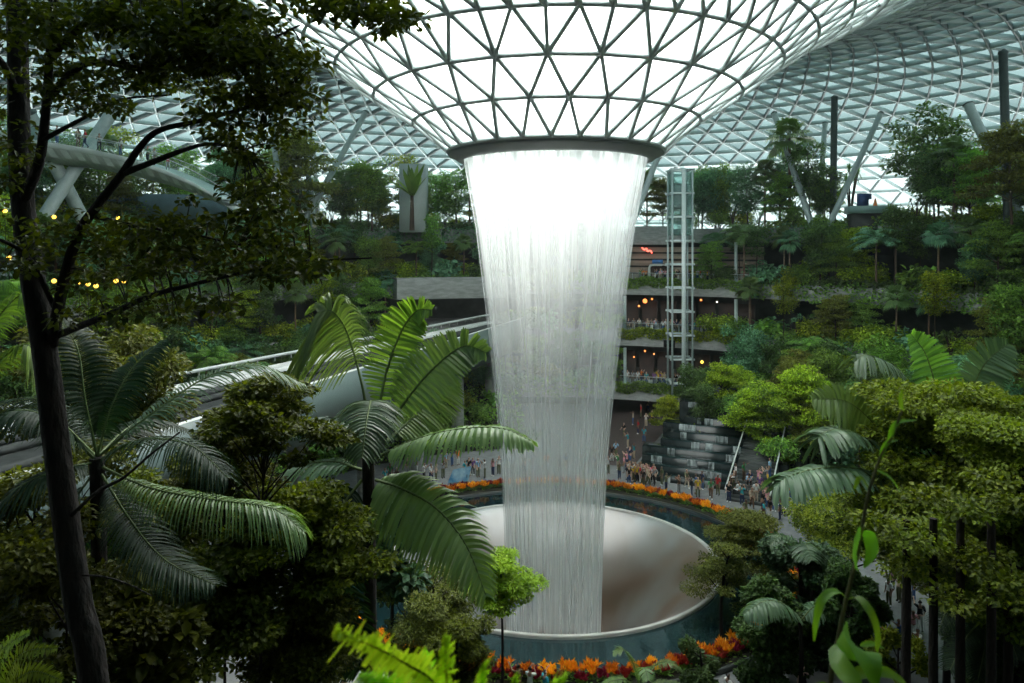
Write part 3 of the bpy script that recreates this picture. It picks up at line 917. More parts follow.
cnt = 0
for k, (R, z) in LV.items():
    for row, (dr, step) in enumerate(((0.9, 2.1), (3.4, 2.5))):
        a = A0 + .1 + row * .03
        while a < A1 - .05:
            p = np.array([PC[0] + (R + dr) * math.cos(a), PC[1] + (R + dr) * math.sin(a)])
            a += step / R * rng.uniform(.8, 1.2)
            if p[1] < 28: continue
            px = 512 + p[0] / p[1] * F
            if px < -60 or px > 1080: continue
            if 612 < px < (704 if k < 4 else 697) and k < 5: continue
            if px < 760 and 612 < px and row == 0 and k < 5 and px > 600 and False: continue
            if 395 < px < 500 and k == 3: continue
            if 636 < px < 700 and k == 5 and row == 0: continue
            if 842 < px < 897 and k == 5: continue
            m = MIX[k][cnt % 8]; cnt += 1
            if k < 4 and m in ('round', 'slim', 'fan', 'layer') and rng.random() < .25: m = 'bush'
            nm, desc, cat = FAM[m]
            s = rng.uniform(.75, 1.1) * (1.0 if cat != 'shrub' else 1.25)
            if k < 5 and m in ('round', 'layer', 'slim', 'fan'): s *= .88
            sw = sector_word(p)
            gp = '%ss on the %s terrace %s' % (nm.replace('_', ' '), nice[k], sw)
            lf = LEAF_ALT[m][int(rng.integers(3))]; key = '%s%d' % (m, cnt % 3)
            cw = CW[(lf or [q for q in KINDS[key] if q.name.split('.')[0] in ('foliage', 'fronds', 'fan_leaves', 'leaves')][0].materials[0]).name]
            lb = '%s %s %s, %s terrace %s' % ('tall' if s > (.9 if cat != 'shrub' else 1.15) else 'short', cw, desc.replace('yellow-green ', '').replace('with a bare brown trunk', '').replace('with flat leaf layers', '').replace('branching plant with spiky sword-leaf heads', 'spiky branching plant').replace('with a bare pale trunk', '').strip(), nice[k], near_what(px))
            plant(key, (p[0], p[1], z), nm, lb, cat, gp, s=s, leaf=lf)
# banks
for (a0, a1, r0, r1, z1, n, word, mixn) in ((AB0, AB1, 30, 45, 5.5, 70, 'the bank right of the cascade', ['layer', 'round', 'bush', 'layer', 'bigleaf', 'slim', 'bush']),
                                      (math.radians(93), math.radians(205), 27, 45, 6.0, 66, 'the bank by the train track', ['bush', 'round', 'bigleaf', 'layer', 'bush'])):
    for i in range(n):
        a = a0 + (a1 - a0) * ((i * .618034) % 1); t = ((i * .7548) % 1) * .92 + .04; R = r0 + (r1 - r0) * t
        p = (PC[0] + R * math.cos(a), PC[1] + R * math.sin(a), z1 * t ** .9)
        if p[1] < 22: continue
        px = 512 + p[0] / p[1] * F
        if px > 1060 or px < -60: continue
        m = mixn[i % len(mixn)]
        nm, desc, cat = FAM[m]
        sc_ = rng.uniform(.75, 1.0)
        if word.endswith('track') and m in ('round', 'layer'): sc_ *= .7
        plant('%s%d' % (m, i % 3), p, nm, '%s on %s' % (desc, word), cat, '%ss on %s' % (nm.replace('_', ' '), word), s=sc_, leaf=LEAF_ALT[m][int(rng.integers(3))])

# taller individuals on the skyline
for key, px, top, d, H0, lb, lf in (('round1', 925, 112, 88, 8.6, 'tallest dark round tree on skyline right of roof deck', None), ('round2', 985, 150, 86, 8.6, 'broad dark tree between the two far right columns', L_MID),
                          ('fan1', 789, 132, 96, 8.2, 'tall fan palm standing above the skyline left of the upright column', None), ('layer1', 1012, 120, 70, 7.6, 'olive tiered tree at the top right edge', L_OLIVE),
                          ('round0', 715, 168, 104, 8.6, 'small round tree on the skyline right of the lift', None), ('dracaena1', 850, 160, 98, 3.4, 'tall spiky plant on the skyline beside the upright column', None),
                          ('layer2', 300, 128, 96, 7.6, 'olive tiered tree on the left skyline between the steel tubes', L_OLIVE), ('round0', 372, 158, 100, 8.6, 'round tree on the left skyline near the slanted tube', L_MID),
                          ('layer0', 962, 175, 82, 7.6, 'yellow-tipped tiered tree below the far right columns', L_YEL), ('fan2', 938, 165, 84, 8.2, 'fan palm with dark trunk in front of the tallest tree', None), ('round1', 245, 150, 94, 8.6, 'dark round tree on the skyline at the footbridge end', None)):
    A = at(px, top, d); m_ = key[:-1]; sc_ = (A[2] - 25.2) / (H0 + .6)
    plant(key, (A[0], d, 25.2), FAM[m_][0], lb, FAM[m_][2], s=min(1.6, max(.6, sc_)), sz=sc_ / min(1.6, max(.6, sc_)), leaf=lf)
# ------------------------------------------------------------------ glass, lamps
def glass_mat(name, tint, opac, dcol, rough=.15):
    m, nt, out = nodes_of(name)
    tr = N(nt, 'ShaderNodeBsdfTransparent'); tr.inputs[0].default_value = (*tint, 1)
    p = N(nt, 'ShaderNodeBsdfPrincipled'); p.inputs['Base Color'].default_value = (*dcol, 1); p.inputs['Roughness'].default_value = rough
    mx = N(nt, 'ShaderNodeMixShader'); mx.inputs[0].default_value = opac
    nt.links.new(tr.outputs[0], mx.inputs[1]); nt.links.new(p.outputs[0], mx.inputs[2]); nt.links.new(mx.outputs[0], out.inputs[0])
    return m


GLASS = glass_mat('balustrade_glass', (.86, .95, .93), .12, (.35, .46, .45))
GLASS_L = glass_mat('lift_glass', (.78, .9, .88), .2, (.45, .58, .57))
LAMP_Y = mat('yellow_lamp_glow', (1, .6, .1), rough=.5, emis=(1, .55, .06), estr=2.0)
LAMP_O = mat('orange_lamp_glow', (1, .35, .1), rough=.5, emis=(1, .25, .06), estr=1.4)
LAMP_W = mat('warm_white_glow', (1, .9, .7), rough=.5, emis=(1, .85, .65), estr=1.6)
NEON = mat('red_neon', (1, .2, .15), emis=(1, .12, .08), estr=2.2)
BEIGE = mat('beige_panel', (.34, .28, .22), (.24, .19, .15), rough=.6, scale=.6, stretch=(.2, .2, 6))
SHOPD = mat('dark_shop_wall', (.06, .035, .028), (.03, .02, .018), rough=.7, scale=.7)
BLUE = mat('blue_sign', (.08, .25, .62), rough=.5)
BLACK = mat('black_plastic', (.012, .012, .013), rough=.4)
WATERW = mat('white_water', (.42, .47, .47), (.04, .05, .05), rough=.25, scale=3.5, stretch=(1, 1, .15))
WETST = mat('wet_black_stone', (.025, .032, .032), (.012, .016, .016), rough=.2, scale=1.2, bump=.2)
BRIDGE = mat('bridge_cladding', (.52, .60, .59), (.42, .50, .49), rough=.5, scale=.5, stretch=(1, 1, 3))
SOFFIT = mat('bridge_soffit', (.40, .46, .45), (.30, .35, .34), rough=.6, scale=.8, stretch=(4, 1, 1))
FASC = mat('pale_green_fascia', (.125, .17, .165), (.09, .13, .125), rough=.35, scale=.15, stretch=(1, 1, .2))
DECKD = mat('track_deck', (.05, .055, .055), (.03, .034, .034), rough=.9, scale=1, spec=.03)
RAILM = mat('handrail_steel', (.55, .58, .57), (.45, .48, .47), rough=.35, scale=3)


def arc3(R, z, a0, a1, n=24):
    a = np.linspace(a0, a1, n)
    return np.stack([PC[0] + R * np.cos(a), PC[1] + R * np.sin(a), np.full(n, z)], 1)


def glass_rail(P, h, name, label, parent=None, group=None, post=1.6, cat='railing'):
    """glass balustrade along the floor path P"""
    root = thing(name, P[0], 0, label, cat, group)
    P = np.asarray(P) - P[0]
    g = MB(); g.grid(np.stack([P + [0, 0, .08], P + [0, 0, h]], 1)); g.build('glass_panel', GLASS, root)
    g = MB(); g.tube(P + [0, 0, h + .02], .035, 6); g.build('handrail', RAILM, root)
    L = np.r_[0, np.cumsum(np.linalg.norm(np.diff(P, axis=0), axis=1))]
    for s in np.arange(0, L[-1], post):
        q = [np.interp(s, L, P[:, i]) for i in range(3)]
        g = MB(); g.box((q[0], q[1], q[2] + h / 2), (.05, .05, h)); g.build('post', STEEL, root)
    return root


# ------------------------------------------------------------------ mall side: balconies, shops, lift
for k in (2, 3, 4):
    R, z = LV[k]
    glass_rail(arc3(R + .75, z, AM0 + .01, AM1 - .01), 1.15, 'balcony_railing', 'glass balustrade along the %s open balcony right of the waterfall' % nice[k])
glass_rail(arc3(LV[5][0] + .3, 25.2, ang(polar(670, 55)), ang(polar(632, 55)), 10), 1.3, 'balcony_railing', 'glass balustrade on top of the concrete block by the lift')
g = MB(); g.ringsolid(LV[5][0] - .6, LV[5][0] + .4, 22.9, 25.6, PC, ang(polar(670, 55)), ang(polar(628, 55)), 12)
struct('wall_parapet', g, CONC, label='concrete parapet block beside the glass lift')
# shop fronts: beige bands at the third balcony, dark warm rooms below
for k, zt in ((4, 23.0), (3, 15.9), (2, 9.2)):
    R, z = LV[k]
    g = MB()
    if k == 4:
        for q in range(5):
            g.ringsolid(R + 5.4, R + 5.8, z + .1 + q * 1.0, z + .85 + q * 1.0, PC, AM0, AM1 + .03, 16)
    else:
        for q in range(7):
            aa = AM0 + (AM1 - AM0) * (q + .1) / 7
            g.ringsolid(R + 5.2, R + 5.6, z, z + 3.9, PC, aa, aa + (AM1 - AM0) * .8 / 7, 4)
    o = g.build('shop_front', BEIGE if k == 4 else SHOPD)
    tag(o, {4: 'beige banded shop front behind the third balcony', 3: 'dark brown shop fronts behind the second balcony', 2: 'dark brown shop fronts behind the first balcony'}[k], 'shop front')
pts = [(645, 301, 3, LAMP_O, .32), (639, 306, 3, LAMP_O, .16), (652, 299, 3, LAMP_O, .14), (668, 303, 3, LAMP_W, .14), (701, 300, 3, LAMP_O, .16),
       (645, 351, 2, LAMP_O, .14), (654, 354, 2, LAMP_O, .12), (702, 362, 2, LAMP_Y, .2), (634, 357, 2, LAMP_O, .12), (717, 302, 3, LAMP_W, .12)]
words_ = ['large orange lamp', 'small orange lamp left of the large one', 'small orange lamp right of the large one', 'white lamp beside the lift', 'orange lamp right of the lift',
          'orange lamp near the middle', 'orange lamp close to the lift', 'round yellow lamp right of the lift', 'orange lamp nearest the waterfall', 'small white lamp farthest right']
for (px, py, k, m, r), wd in zip(pts, words_):
    p = polar(px, LV[k][0] + 3.5); z = EYE - (py - 246) / F * p[1]; z = min(z, LV[k + 1][1] - 2.2)
    root = thing('hanging_lamp', (p[0], p[1], z), 0, '%s hanging over the %s balcony' % (wd, nice[k]), 'lamp')
    g = MB(); u = np.linspace(0, PI, 7); g.lathe(np.c_[np.sin(u) * r, -np.cos(u) * r], (0, 0), 10); g.build('shade', m, root, True)
    g = MB(); g.tube([(0, 0, r), (0, 0, LV[k + 1][1] - 1.9 - z)], .015, 4); g.build('cable', BLACK, root)
# neon squiggle and kiosk arch
p = polar(647, 54); q = np.array([[-.75, 0, .5], [-.4, 0, .15], [-.1, 0, .35], [.1, 0, -.1], [.45, 0, .05], [.75, 0, -.35]])
g = MB(); g.tube(smooth_path(q, 24), .09, 6)
o = g.build('neon_light', NEON, loc=None); o.location = (p[0], p[1], 22.0); tag(o, 'red neon tube under the concrete block beside the lift', 'lamp')
p = polar(659, 52.5)
root = thing('kiosk', (p[0], p[1], 17.7), -.2, 'white rounded kiosk frame with a blue sign on the third balcony', 'kiosk')
g = MB(); a = np.linspace(0, PI, 14)
arch = np.vstack([[[-1.35, 0, 0]], np.c_[-1.35 + .5 * (1 - np.cos(a[:7] / 1.0 * .5 * 2 / 2 * 1.0)), np.zeros(7), 2.0 + .5 * np.sin(a[:7])]])
arch = np.array([[-1.35, 0, 0], [-1.35, 0, 1.7], [-1.25, 0, 2.05], [-1.0, 0, 2.25], [1.0, 0, 2.3], [1.3, 0, 2.2], [1.35, 0, 1.9]])
g.tube(smooth_path(arch, 24), .17, 8); g.build('frame', WHITE, root, True)
g = MB(); g.box((0, .6, 1.0), (2.4, .1, 2.0)); g.build('back_panel', SHOPD, root)
g = MB(); g.box((0, .3, .5), (2.0, .5, 1.0)); g.build('counter', BEIGE, root)
g = MB(); g.box((-.2, 0, 2.75), (1.5, .12, .55)); g.build('sign', BLUE, root)
p = polar(669, LV[3][0] - .25)
root = thing('screen', (p[0], p[1] - .12, 9.55), math.atan2(PC[0] - p[0], p[1] - PC[1]), 'black screen mounted on the concrete edge of the second balcony', 'screen')
g = MB(); g.box((0, 0, 0), (1.5, .14, .95)); g.build('casing', BLACK, root)
g = MB(); g.box((0, -.08, 0), (1.36, .02, .82)); g.build('glass', mat('screen_glass', (.02, .024, .025), rough=.12), root)
# glass lift
p = np.array([(680 - 512) / F * 92.0, 92.0]); LT = 32.6
root = thing('lift_tower', (p[0], p[1], 0), 0, 'tall glass lift tower in a pale steel frame beside the balconies', 'lift')
W2 = 1.3
for sx, sy in ((-1, -1), (1, -1), (-1, 1), (1, 1)):
    g = MB(); g.box((sx * W2, sy * W2, LT / 2), (.22 if sx < 0 else .2, .22, LT)); g.build('column', STEEL, root)
g = MB(); g.box((.15, -W2 - .12, LT / 2), (.5, .22, LT)); g.build('main_column', mat('pale_steel', (.66, .74, .74), (.6, .68, .68), rough=.4, scale=1), root)
for i, zz in enumerate(np.arange(1.9, LT + .1, 3.07)):
    g = MB()
    for s in (-1, 1):
        g.box((0, s * W2, zz), (2 * W2 + .6, .14, .24)); g.box((s * W2, 0, zz), (.14, 2 * W2, .26))
    g.build('cross_frame', MATS['pale_steel'], root)
for sx, sy in ((0, -1), (0, 1), (-1, 0), (1, 0)):
    g = MB(); g.box((sx * (W2 - .05), sy * (W2 - .05), 28.2), (2 * W2 if sy else .04, .04 if sy else 2 * W2, 8.2)); g.build('glass_wall', GLASS_L, root)
g = MB()
for i in range(3): g.box((0, 0, 28.2 + i * 1.3), (2.0, 2.0, .12))
g.box((0, 0, 29.4), (1.7, 1.7, 2.4)); g.build('lift_car', mat('lift_car_glass', (.25, .36, .35), (.12, .2, .2), rough=.2, scale=1), root)
# light pillars at the mall edge
for px in (625, 736):
    for k in (2, 3, 4):
        q = polar(px, LV[k][0] + 1.6)
        g = MB(); g.lathe([(.22, 0), (.22, LV[k + 1][1] - 2 - LV[k][1])], (q[0], q[1]), 12)
        g.V = [v + [0, 0, LV[k][1]] for v in g.V]
        struct('column', g, STEEL, smooth=True, label='round steel pillar on the %s balcony' % nice[k])

# ------------------------------------------------------------------ cascade and stairs
c0, c1 = np.array([(694 - 512) / F * 66.5, 66.5, 0]), np.array([(722 - 512) / F * 86, 86, 7.6])
S_CA, A_CA = c0, math.atan2(-(c1 - c0)[0], (c1 - c0)[1])
root = thing('stepped_cascade', c0, math.atan2(-(c1 - c0)[0], (c1 - c0)[1]), 'stepped black stone cascade with white water beside the stairs', 'fountain')
ns = 15; Ld = np.linalg.norm((c1 - c0)[:2]) / ns
for i in range(ns):
    h = (i + 1) * 7.6 / ns; wd = 11.5 - i * .62 + .9 * math.sin(i * 2.3); xo = .7 * math.sin(i * 1.9) + .05 * i - .6 * (i < 5)
    y = i * Ld
    g = MB(); g.box((xo, y + Ld * .5 + .2, h / 2 - .15), (wd, Ld + .4, h + .3)); st = g.build('step', WETST, root)
    g = MB(); g.box((xo, y + .55, h + .03), (wd * .9, Ld * .7, .05)); g.build('water_film', moatm, st)
    n_ = 2 + i % 3
    for q in range(n_):
        cx_ = xo + (rng.random() - .5) * wd * .75; ww = rng.uniform(.25, 1.3)
        g = MB(); g.grid([[(cx_ - ww / 2, y + .02, h + .07), (cx_ + ww / 2, y + .02, h + .07)], [(cx_ - ww / 2, y - .03, h - .05), (cx_ + ww / 2, y - .03, h - .05)], [(cx_ - ww / 2, y - .12, h - .5), (cx_ + ww / 2, y - .12, h - .5)]])
        g.build('spilling_water', WATERW, st)
for i, (px, py, d, key, s_, lb) in enumerate(((700, 425, 76, 'bush1', 1.0, 'yellow-green shrub overhanging the middle of the cascade'), (683, 430, 78, 'bigleaf0', 1.2, 'large-leaved shrub on the left side of the cascade'), (672, 446, 74, 'bush2', .9, 'small shrub at the lower left corner of the cascade'),
        (742, 418, 77, 'round1', .75, 'leafy tree between the cascade and the stairs'), (690, 380, 84, 'round0', .7, 'dark tree beside the top of the cascade'), (738, 380, 82, 'layer1', .8, 'tiered tree over the top right of the cascade'), (756, 428, 74, 'bush0', 1.0, 'shrub over the upper end of the stairs'), (728, 440, 73, 'bush1', .8, 'low shrub on the right side of the cascade'),
        (722, 378, 79, 'layer1', .85, 'green tiered tree in front of the upper steps of the cascade'), (704, 398, 77, 'round2', .62, 'leafy tree on the left of the upper cascade'), (735, 398, 76, 'bush0', 1.2, 'large shrub on the right of the upper cascade'),
        (668, 405, 82, 'layer2', .62, 'tiered tree left of the cascade under the first balcony'), (758, 400, 72, 'layer0', .95, 'bright tiered tree right of the stairs'), (800, 385, 70, 'layer2', 1.05, 'bright tiered tree on the bank above the visitors'), (780, 440, 68, 'bush2', 1.1, 'shrub beside the foot of the stairs'))):
    A = at(px, py, d); hz = max(0, A[2] - s_ * {'bush': 2.0, 'bigl': 2.2, 'roun': 6.5, 'laye': 6.0}[key[:4]]); m_ = key[:-1]
    plant(key, (A[0], d, hz), FAM[m_][0], lb, FAM[m_][2], s=s_, leaf=L_YEL if i in (0, 12, 13) else None)
    if hz > .3:
        g = MB(); g.lathe([(.9 * s_, 0), (.75 * s_, hz)], (0, 0), 12); g.add([(.75 * s_ * math.cos(q), .75 * s_ * math.sin(q), hz) for q in np.linspace(0, 5.76, 12)], [list(range(12))]); o = g.build('ground_rock', WETST); o.location = (A[0], d, 0); tag(o, kind='structure')
s0, s1 = at(724, 500, dist_at(500, 0)), np.array([(750 - 512) / F * 76, 76, 4.3])
dv = (s1 - s0)[:2]; L_ = np.linalg.norm(dv)
S_ST, A_ST, L_ST = s0, math.atan2(-dv[0], dv[1]), L_
root = thing('staircase', s0, math.atan2(-dv[0], dv[1]), 'dark stone stairs with pale handrails right of the cascade', 'stairs')
ns = 26
for i in range(ns):
    g = MB(); g.box((2.0, (i + .5) * L_ / ns, (i + 1) * 4.3 / ns / 2), (3.6, L_ / ns, (i + 1) * 4.3 / ns)); g.build('step', CONC_D, root)
for x in (.1, 3.9):
    g = MB(); g.tube([(x, 0, 1.0), (x, L_ * .55, 1.0 + 4.3 * .55), (x, L_, 5.3)], .07, 6); hr = g.build('handrail', RAILM, root)
    g = MB(); g.add([(x, 0, .1), (x, L_, 4.4), (x, L_, 5.25), (x, 0, .95)], [[0, 1, 2, 3]]); g.build('side_glass', GLASS, root)

# ------------------------------------------------------------------ train track on its viaduct
TZ = 12.4
FarL = lambda t: np.array([-41.5, 16.5, TZ]) * (1 - t) + np.array([-3.2, 96.5, TZ]) * t
NearL = lambda t: np.array([-28.7, 6.5, TZ]) * (1 - t) + np.array([1.5, 94.0, TZ]) * t
root = thing('train_viaduct', (0, 0, 0), 0, 'raised train track on a pale viaduct running into the dark tunnel opening', 'train track')
TT = np.linspace(0, 1, 30)
FP = np.array([FarL(t) for t in TT]); NP_ = np.array([NearL(t) for t in TT])


def lane(f, z):
    return FP * (1 - f) + NP_ * f + np.array([0, 0, z])


def slab(mb, f0, f1, z0, z1):
    A, B = lane(f0, 0), lane(f1, 0)
    G = np.stack([A + [0, 0, z0], A + [0, 0, z1], B + [0, 0, z1], B + [0, 0, z0], A + [0, 0, z0]], 1)
    mb.grid(G)


g = MB(); slab(g, 0, 1, -1.0, -.55); g.build('deck', DECKD, root)
g = MB(); slab(g, -.008, .014, -.9, .1); slab(g, .985, 1.01, -.9, .75); g.build('parapet', mat('white_parapet', (.62, .64, .61), (.50, .53, .51), rough=.5, scale=.6), root)
g = MB(); slab(g, 1.01, 1.02, -3.2, .70); g.build('fascia', FASC, root)
for f0 in (.20, .62):
    g = MB(); slab(g, f0, f0 + .045, -.55, -.18); slab(g, f0 + .15, f0 + .195, -.55, -.18); g.build('running_rail', mat('concrete_rail', (.07, .075, .075), (.05, .055, .055), rough=.9, scale=1, spec=.03), root)
g = MB(); slab(g, .115, .15, -.55, .05); g.build('walkway_kerb', WHITE, root)
g = MB(); g.tube(lane(.003, .85), .15, 6); g.build('top_rail', RAILM, root)
for t in np.linspace(.02, .97, 44):
    q = FarL(t)
    g = MB(); g.box((q[0], q[1], TZ + .65), (.1, .1, .5)); g.build('rail_post', WHITE, root)
for t in np.linspace(.1, .93, 9):
    q = FarL(t) * .4 + NearL(t) * .6
    g = MB(); g.lathe([(.7, -TZ), (.7, -1)], (q[0], q[1]), 14); g.V = [v + [0, 0, TZ] for v in g.V]; g.build('pier', CONC, root, True)
# concrete lintel and dark mouth of the tunnel
pa, pb = ang(polar(398, 47)), ang(polar(520, 47))
g = MB(); g.ringsolid(47.6, 50.5, 15.4, 18.3, PC, pb, pa, 16); struct('beam_portal', g, mat('light_concrete', (.30, .31, .30), (.19, .20, .19), rough=.85, scale=.7, stretch=(1, 1, 4)), label='weathered concrete beam over the tunnel opening')

# ------------------------------------------------------------------ footbridge upper left
bt = smooth_path([at(-40, 122, 62), at(28, 138.6, 65), at(85, 148, 68), at(140, 161, 71), at(190, 181, 74), at(222, 199, 77)], 40)
bb = bt + np.array([0, 6.0, 0])
root = thing('footbridge', bt[0], 0, 'curved pale footbridge high on the left full of visitors', 'bridge')
o0 = bt[0]
th = np.interp(np.linspace(0, 1, 40), [0, .25, .6, 1], [1.1, 1.25, 1.2, .7])[:, None] * np.array([0, 0, 1.0])
g = MB(); g.grid(np.stack([bt, bb, bb - th * .4, bt - th * .4, bt], 1) - o0); g.build('deck', BRIDGE, root)
g = MB(); g.grid(np.stack([bt - th * .4, bt - th + [0, 1.0, 0], bt - th * 1.5 + [0, 3, 0], bb - th + [0, -1, 0], bb - th * .4], 1) - o0); g.build('soffit', SOFFIT, root)
for s in range(0, 39, 2):
    g = MB(); g.grid(np.stack([bt[s:s + 2] - th[s:s + 2] * .42, bt[s:s + 2] - th[s:s + 2] * 1.02 + [0, .95, 0]], 1) - o0 - [0, .02, .02]); g.build('soffit_panel', BRIDGE, root)
for P in (bt, bb):
    g = MB(); g.grid(np.stack([P + [0, .05, 0], P + [0, .05, 1.2]], 1) - o0); g.build('glass_balustrade', GLASS, root)
    g = MB(); g.tube(P + [0, .05, 1.22] - o0, .04, 5); g.build('handrail', RAILM, root)
# room behind the bridge with its blue wall
g = MB(); g.box((-44, 82, 27.0), (20, .5, 3.6), .3)
struct('wall_room', g, mat('blue_grey_wall', (.10, .17, .20), (.06, .11, .13), rough=.5, scale=.5), label='blue-grey wall of the room behind the footbridge')

# ------------------------------------------------------------------ leaning and upright steel columns that carry the dome
tubes = [((968, 104, 84), (1004, 181, 80), .55, 'slanted steel tube between the two far right columns', STEEL),
         ((1003, 52, 74), (1007, 188, 74), .42, 'upright dark steel column at the far right', STEEL_D),
         ((834.5, 97, 92), (833, 205, 92), .42, 'upright dark steel column behind the palms right of the lift', STEEL_D),
         ((881, 113, 92), (836, 210, 90), .36, 'slanted steel tube leaning right behind the upright column', STEEL),
         ((774, 113, 99), (800, 190, 94), .40, 'slanted steel tube left of the upright column', STEEL),
         ((825, 123, 98), (822, 170, 96), .34, 'short pale steel post beside the upright column', STEEL),
         ((366, 112, 104), (321, 192, 98), .42, 'slanted pale steel tube on the left behind the trees', STEEL),
         ((301, 106, 104), (309, 180, 98), .42, 'upright pale steel tube on the left behind the trees', STEEL),
         ((313, 140, 104), (317, 200, 100), .3, 'thin pale steel post among the left trees', WHITE),
         ((668, 130, 96), (636, 214, 92), .38, 'slanted steel tube close behind the right edge of the waterfall', STEEL),
         ((28, 112, 66), (62, 178, 70), .62, 'slanted thick tube left of the footbridge supports', STEEL),
         ((120, 100, 74), (68, 180, 70), .62, 'slanted thick tube crossing behind the footbridge', STEEL),
         ((268, 100, 93), (280, 190, 92), .34, 'leaning pale tube behind the left tree branches', STEEL)]
for a_, b_, r, lb, m in tubes:
    A, B = at(*a_), at(*b_)
    zt = 25.2 if B[1] > 79 else 17.7
    B = B + (B - A) / abs((B - A)[2]) * max(0, B[2] - zt)
    root = thing('support_tube', B, 0, lb, 'column')
    P = np.linspace(B - B, A - B, 5)
    g = MB(); g.tube(P, r, 14); g.build('shaft', m, root, True)
    g = MB(); g.tube([P[-1] * .992, P[-1], P[-1] * 1.012], [r * 1.15, r * 1.15, r * .5], 14); g.build('end_cap', STEEL_D, root)
g = MB(); g.box((at(414, 170, 101)[0], 101, 29.5), (3.6, 4.0, 9.6)); struct('wall_core', g, mat('pale_wall', (.42, .48, .47), (.36, .42, .41), rough=.6, scale=.4), label='pale service block behind the tall fan-shaped plant')
p_ = at(412, 200, 96)
plant('travellers', (p_[0], 96, 25.4), 'travellers_palm', 'tall fan-shaped banana-like plant in front of the pale block', 'plant', s=1.9, rz=0)
# viewing deck on the right skyline
p_ = at(870, 214, 88)
root = thing('viewing_deck', (p_[0], 88, 24.6), -.2, 'small pale green roof deck over a dark wall on the right skyline', 'deck')
g = MB(); g.box((0, 0, 2.6), (5.2, 3.4, .9)); g.build('slab', mat('pale_green_slab', (.20, .33, .31), (.17, .28, .27), rough=.4, scale=.8), root)
g = MB(); g.box((0, .3, -.4), (4.6, 2.8, 5.2)); g.build('wall', CONC_D, root)
g = MB(); g.box((-.9, 0, 3.9), (1.1, .8, 1.5)); g.box((-.4, 0, 4.3), (.9, .6, .7)); o = g.build('machine', mat('deep_blue_cloth', (.02, .06, .2), rough=.6)); o.location = (p_[0], 88, 24.6); tag(o, 'dark blue covered machine on the pale green roof deck', 'machine')
g = MB(); g.lathe([(.3, 3.05), (.28, 3.1), (.06, 4.0), (0, 4.05)], (.35, -.6), 12); g.box((.35, -.6, 3.06), (.6, .6, .05)); o = g.build('traffic_cone', mat('orange_plastic', (.75, .2, .05), rough=.5)); o.location = (p_[0], 88, 24.6); tag(o, 'orange cone beside the blue machine on the roof deck', 'cone')
# yellow lamps deep in the left planting
for i, (px, py, d) in enumerate(((5, 211, 60), (54, 217, 62), (118, 218, 64), (9, 258, 55), (54, 281, 54), (79, 282, 56), (88, 284, 56), (96, 286, 56), (116, 281, 57), (124, 281, 57), (50, 301, 52), (58, 323, 50), (104, 358, 48), (101, 369, 48))):
    A = at(px, py, d)
    root = thing('garden_lamp', A, 0, 'small glowing yellow lamp in the dark planting left of the track', 'lamp', 'yellow lamps in the left planting')
    g = MB(); u = np.linspace(0, PI, 7); g.lathe(np.c_[np.sin(u) * .17, -np.cos(u) * .17], (0, 0), 10); g.build('globe', LAMP_Y, root, True)
    g = MB(); g.tube([(0, 0, -.15), (.05, 0, -2.5), (0, 0, -6)], .02, 5); g.build('post', BLACK, root)
# flower bed around the pool
for nm_, c1_, c2_, em in (('orange', (.95, .30, .01), (1.0, .58, .03), 0), ('maroon', (.22, .012, .02), (.35, .02, .03), 0)):
    FM = leaf_mat('petal_' + nm_, c1_, c2_, trans=(1, 1, 1), tw=.3, nscale=8)
    hd, lf_ = MB(), MB()
    r_ = np.random.default_rng(3)
    for q in range(16):
        c = np.array([r_.normal(0, .15), r_.normal(0, .15), r_.uniform(.28, .42)])
        n = 12; D = unit(np.stack([r_.normal(0, .45, n), r_.normal(0, .45, n), np.ones(n)], 1))
        hd.leaves(c + r_.normal(0, .02, (n, 3)), D, unit(r_.normal(0, 1, (n, 3)) + 1e-3), r_.uniform(.2, .34, n) * (1.15 if nm_ == 'orange' else .85), .09)
    n = 60; D = unit(np.stack([r_.normal(0, 1, n), r_.normal(0, 1, n), r_.uniform(.2, 1, n)], 1))
    lf_.leaves(np.stack([r_.normal(0, .16, n), r_.normal(0, .16, n), r_.uniform(0, .2, n)], 1), D, unit(np.array([0, 0, 1.0]) + r_.normal(0, .3, (n, 3))), .22, .08)
    kind('flower_' + nm_, hd.mesh('petals', FM), lf_.mesh('leaves', L_MID))
nf = 92
for i in range(nf):
    for j, cname in enumerate(('orange', 'maroon')):
        a = 2 * PI * (i + .5 * j) / nf
        rx = 16.75 + (.25 if j else -.1) + rng.normal(0, .08); ry = 14.85 + (.25 if j else -.1) + rng.normal(0, .08)
        x, y = PC[0] + rx * math.cos(a), PC[1] + ry * math.sin(a)
        px = 512 + x / y * F
        if px < 200: continue
        side = 'far' if y > 51.5 else 'near'
        root = plant('flower_' + cname, (x, y, .1), 'flowering_plant', '%s plumed flowers in the ring bed on the %s side of the pool' % (cname, side), 'flowers', '%s flowers on the %s side of the pool' % (cname, side), s=rng.uniform(.95, 1.25))
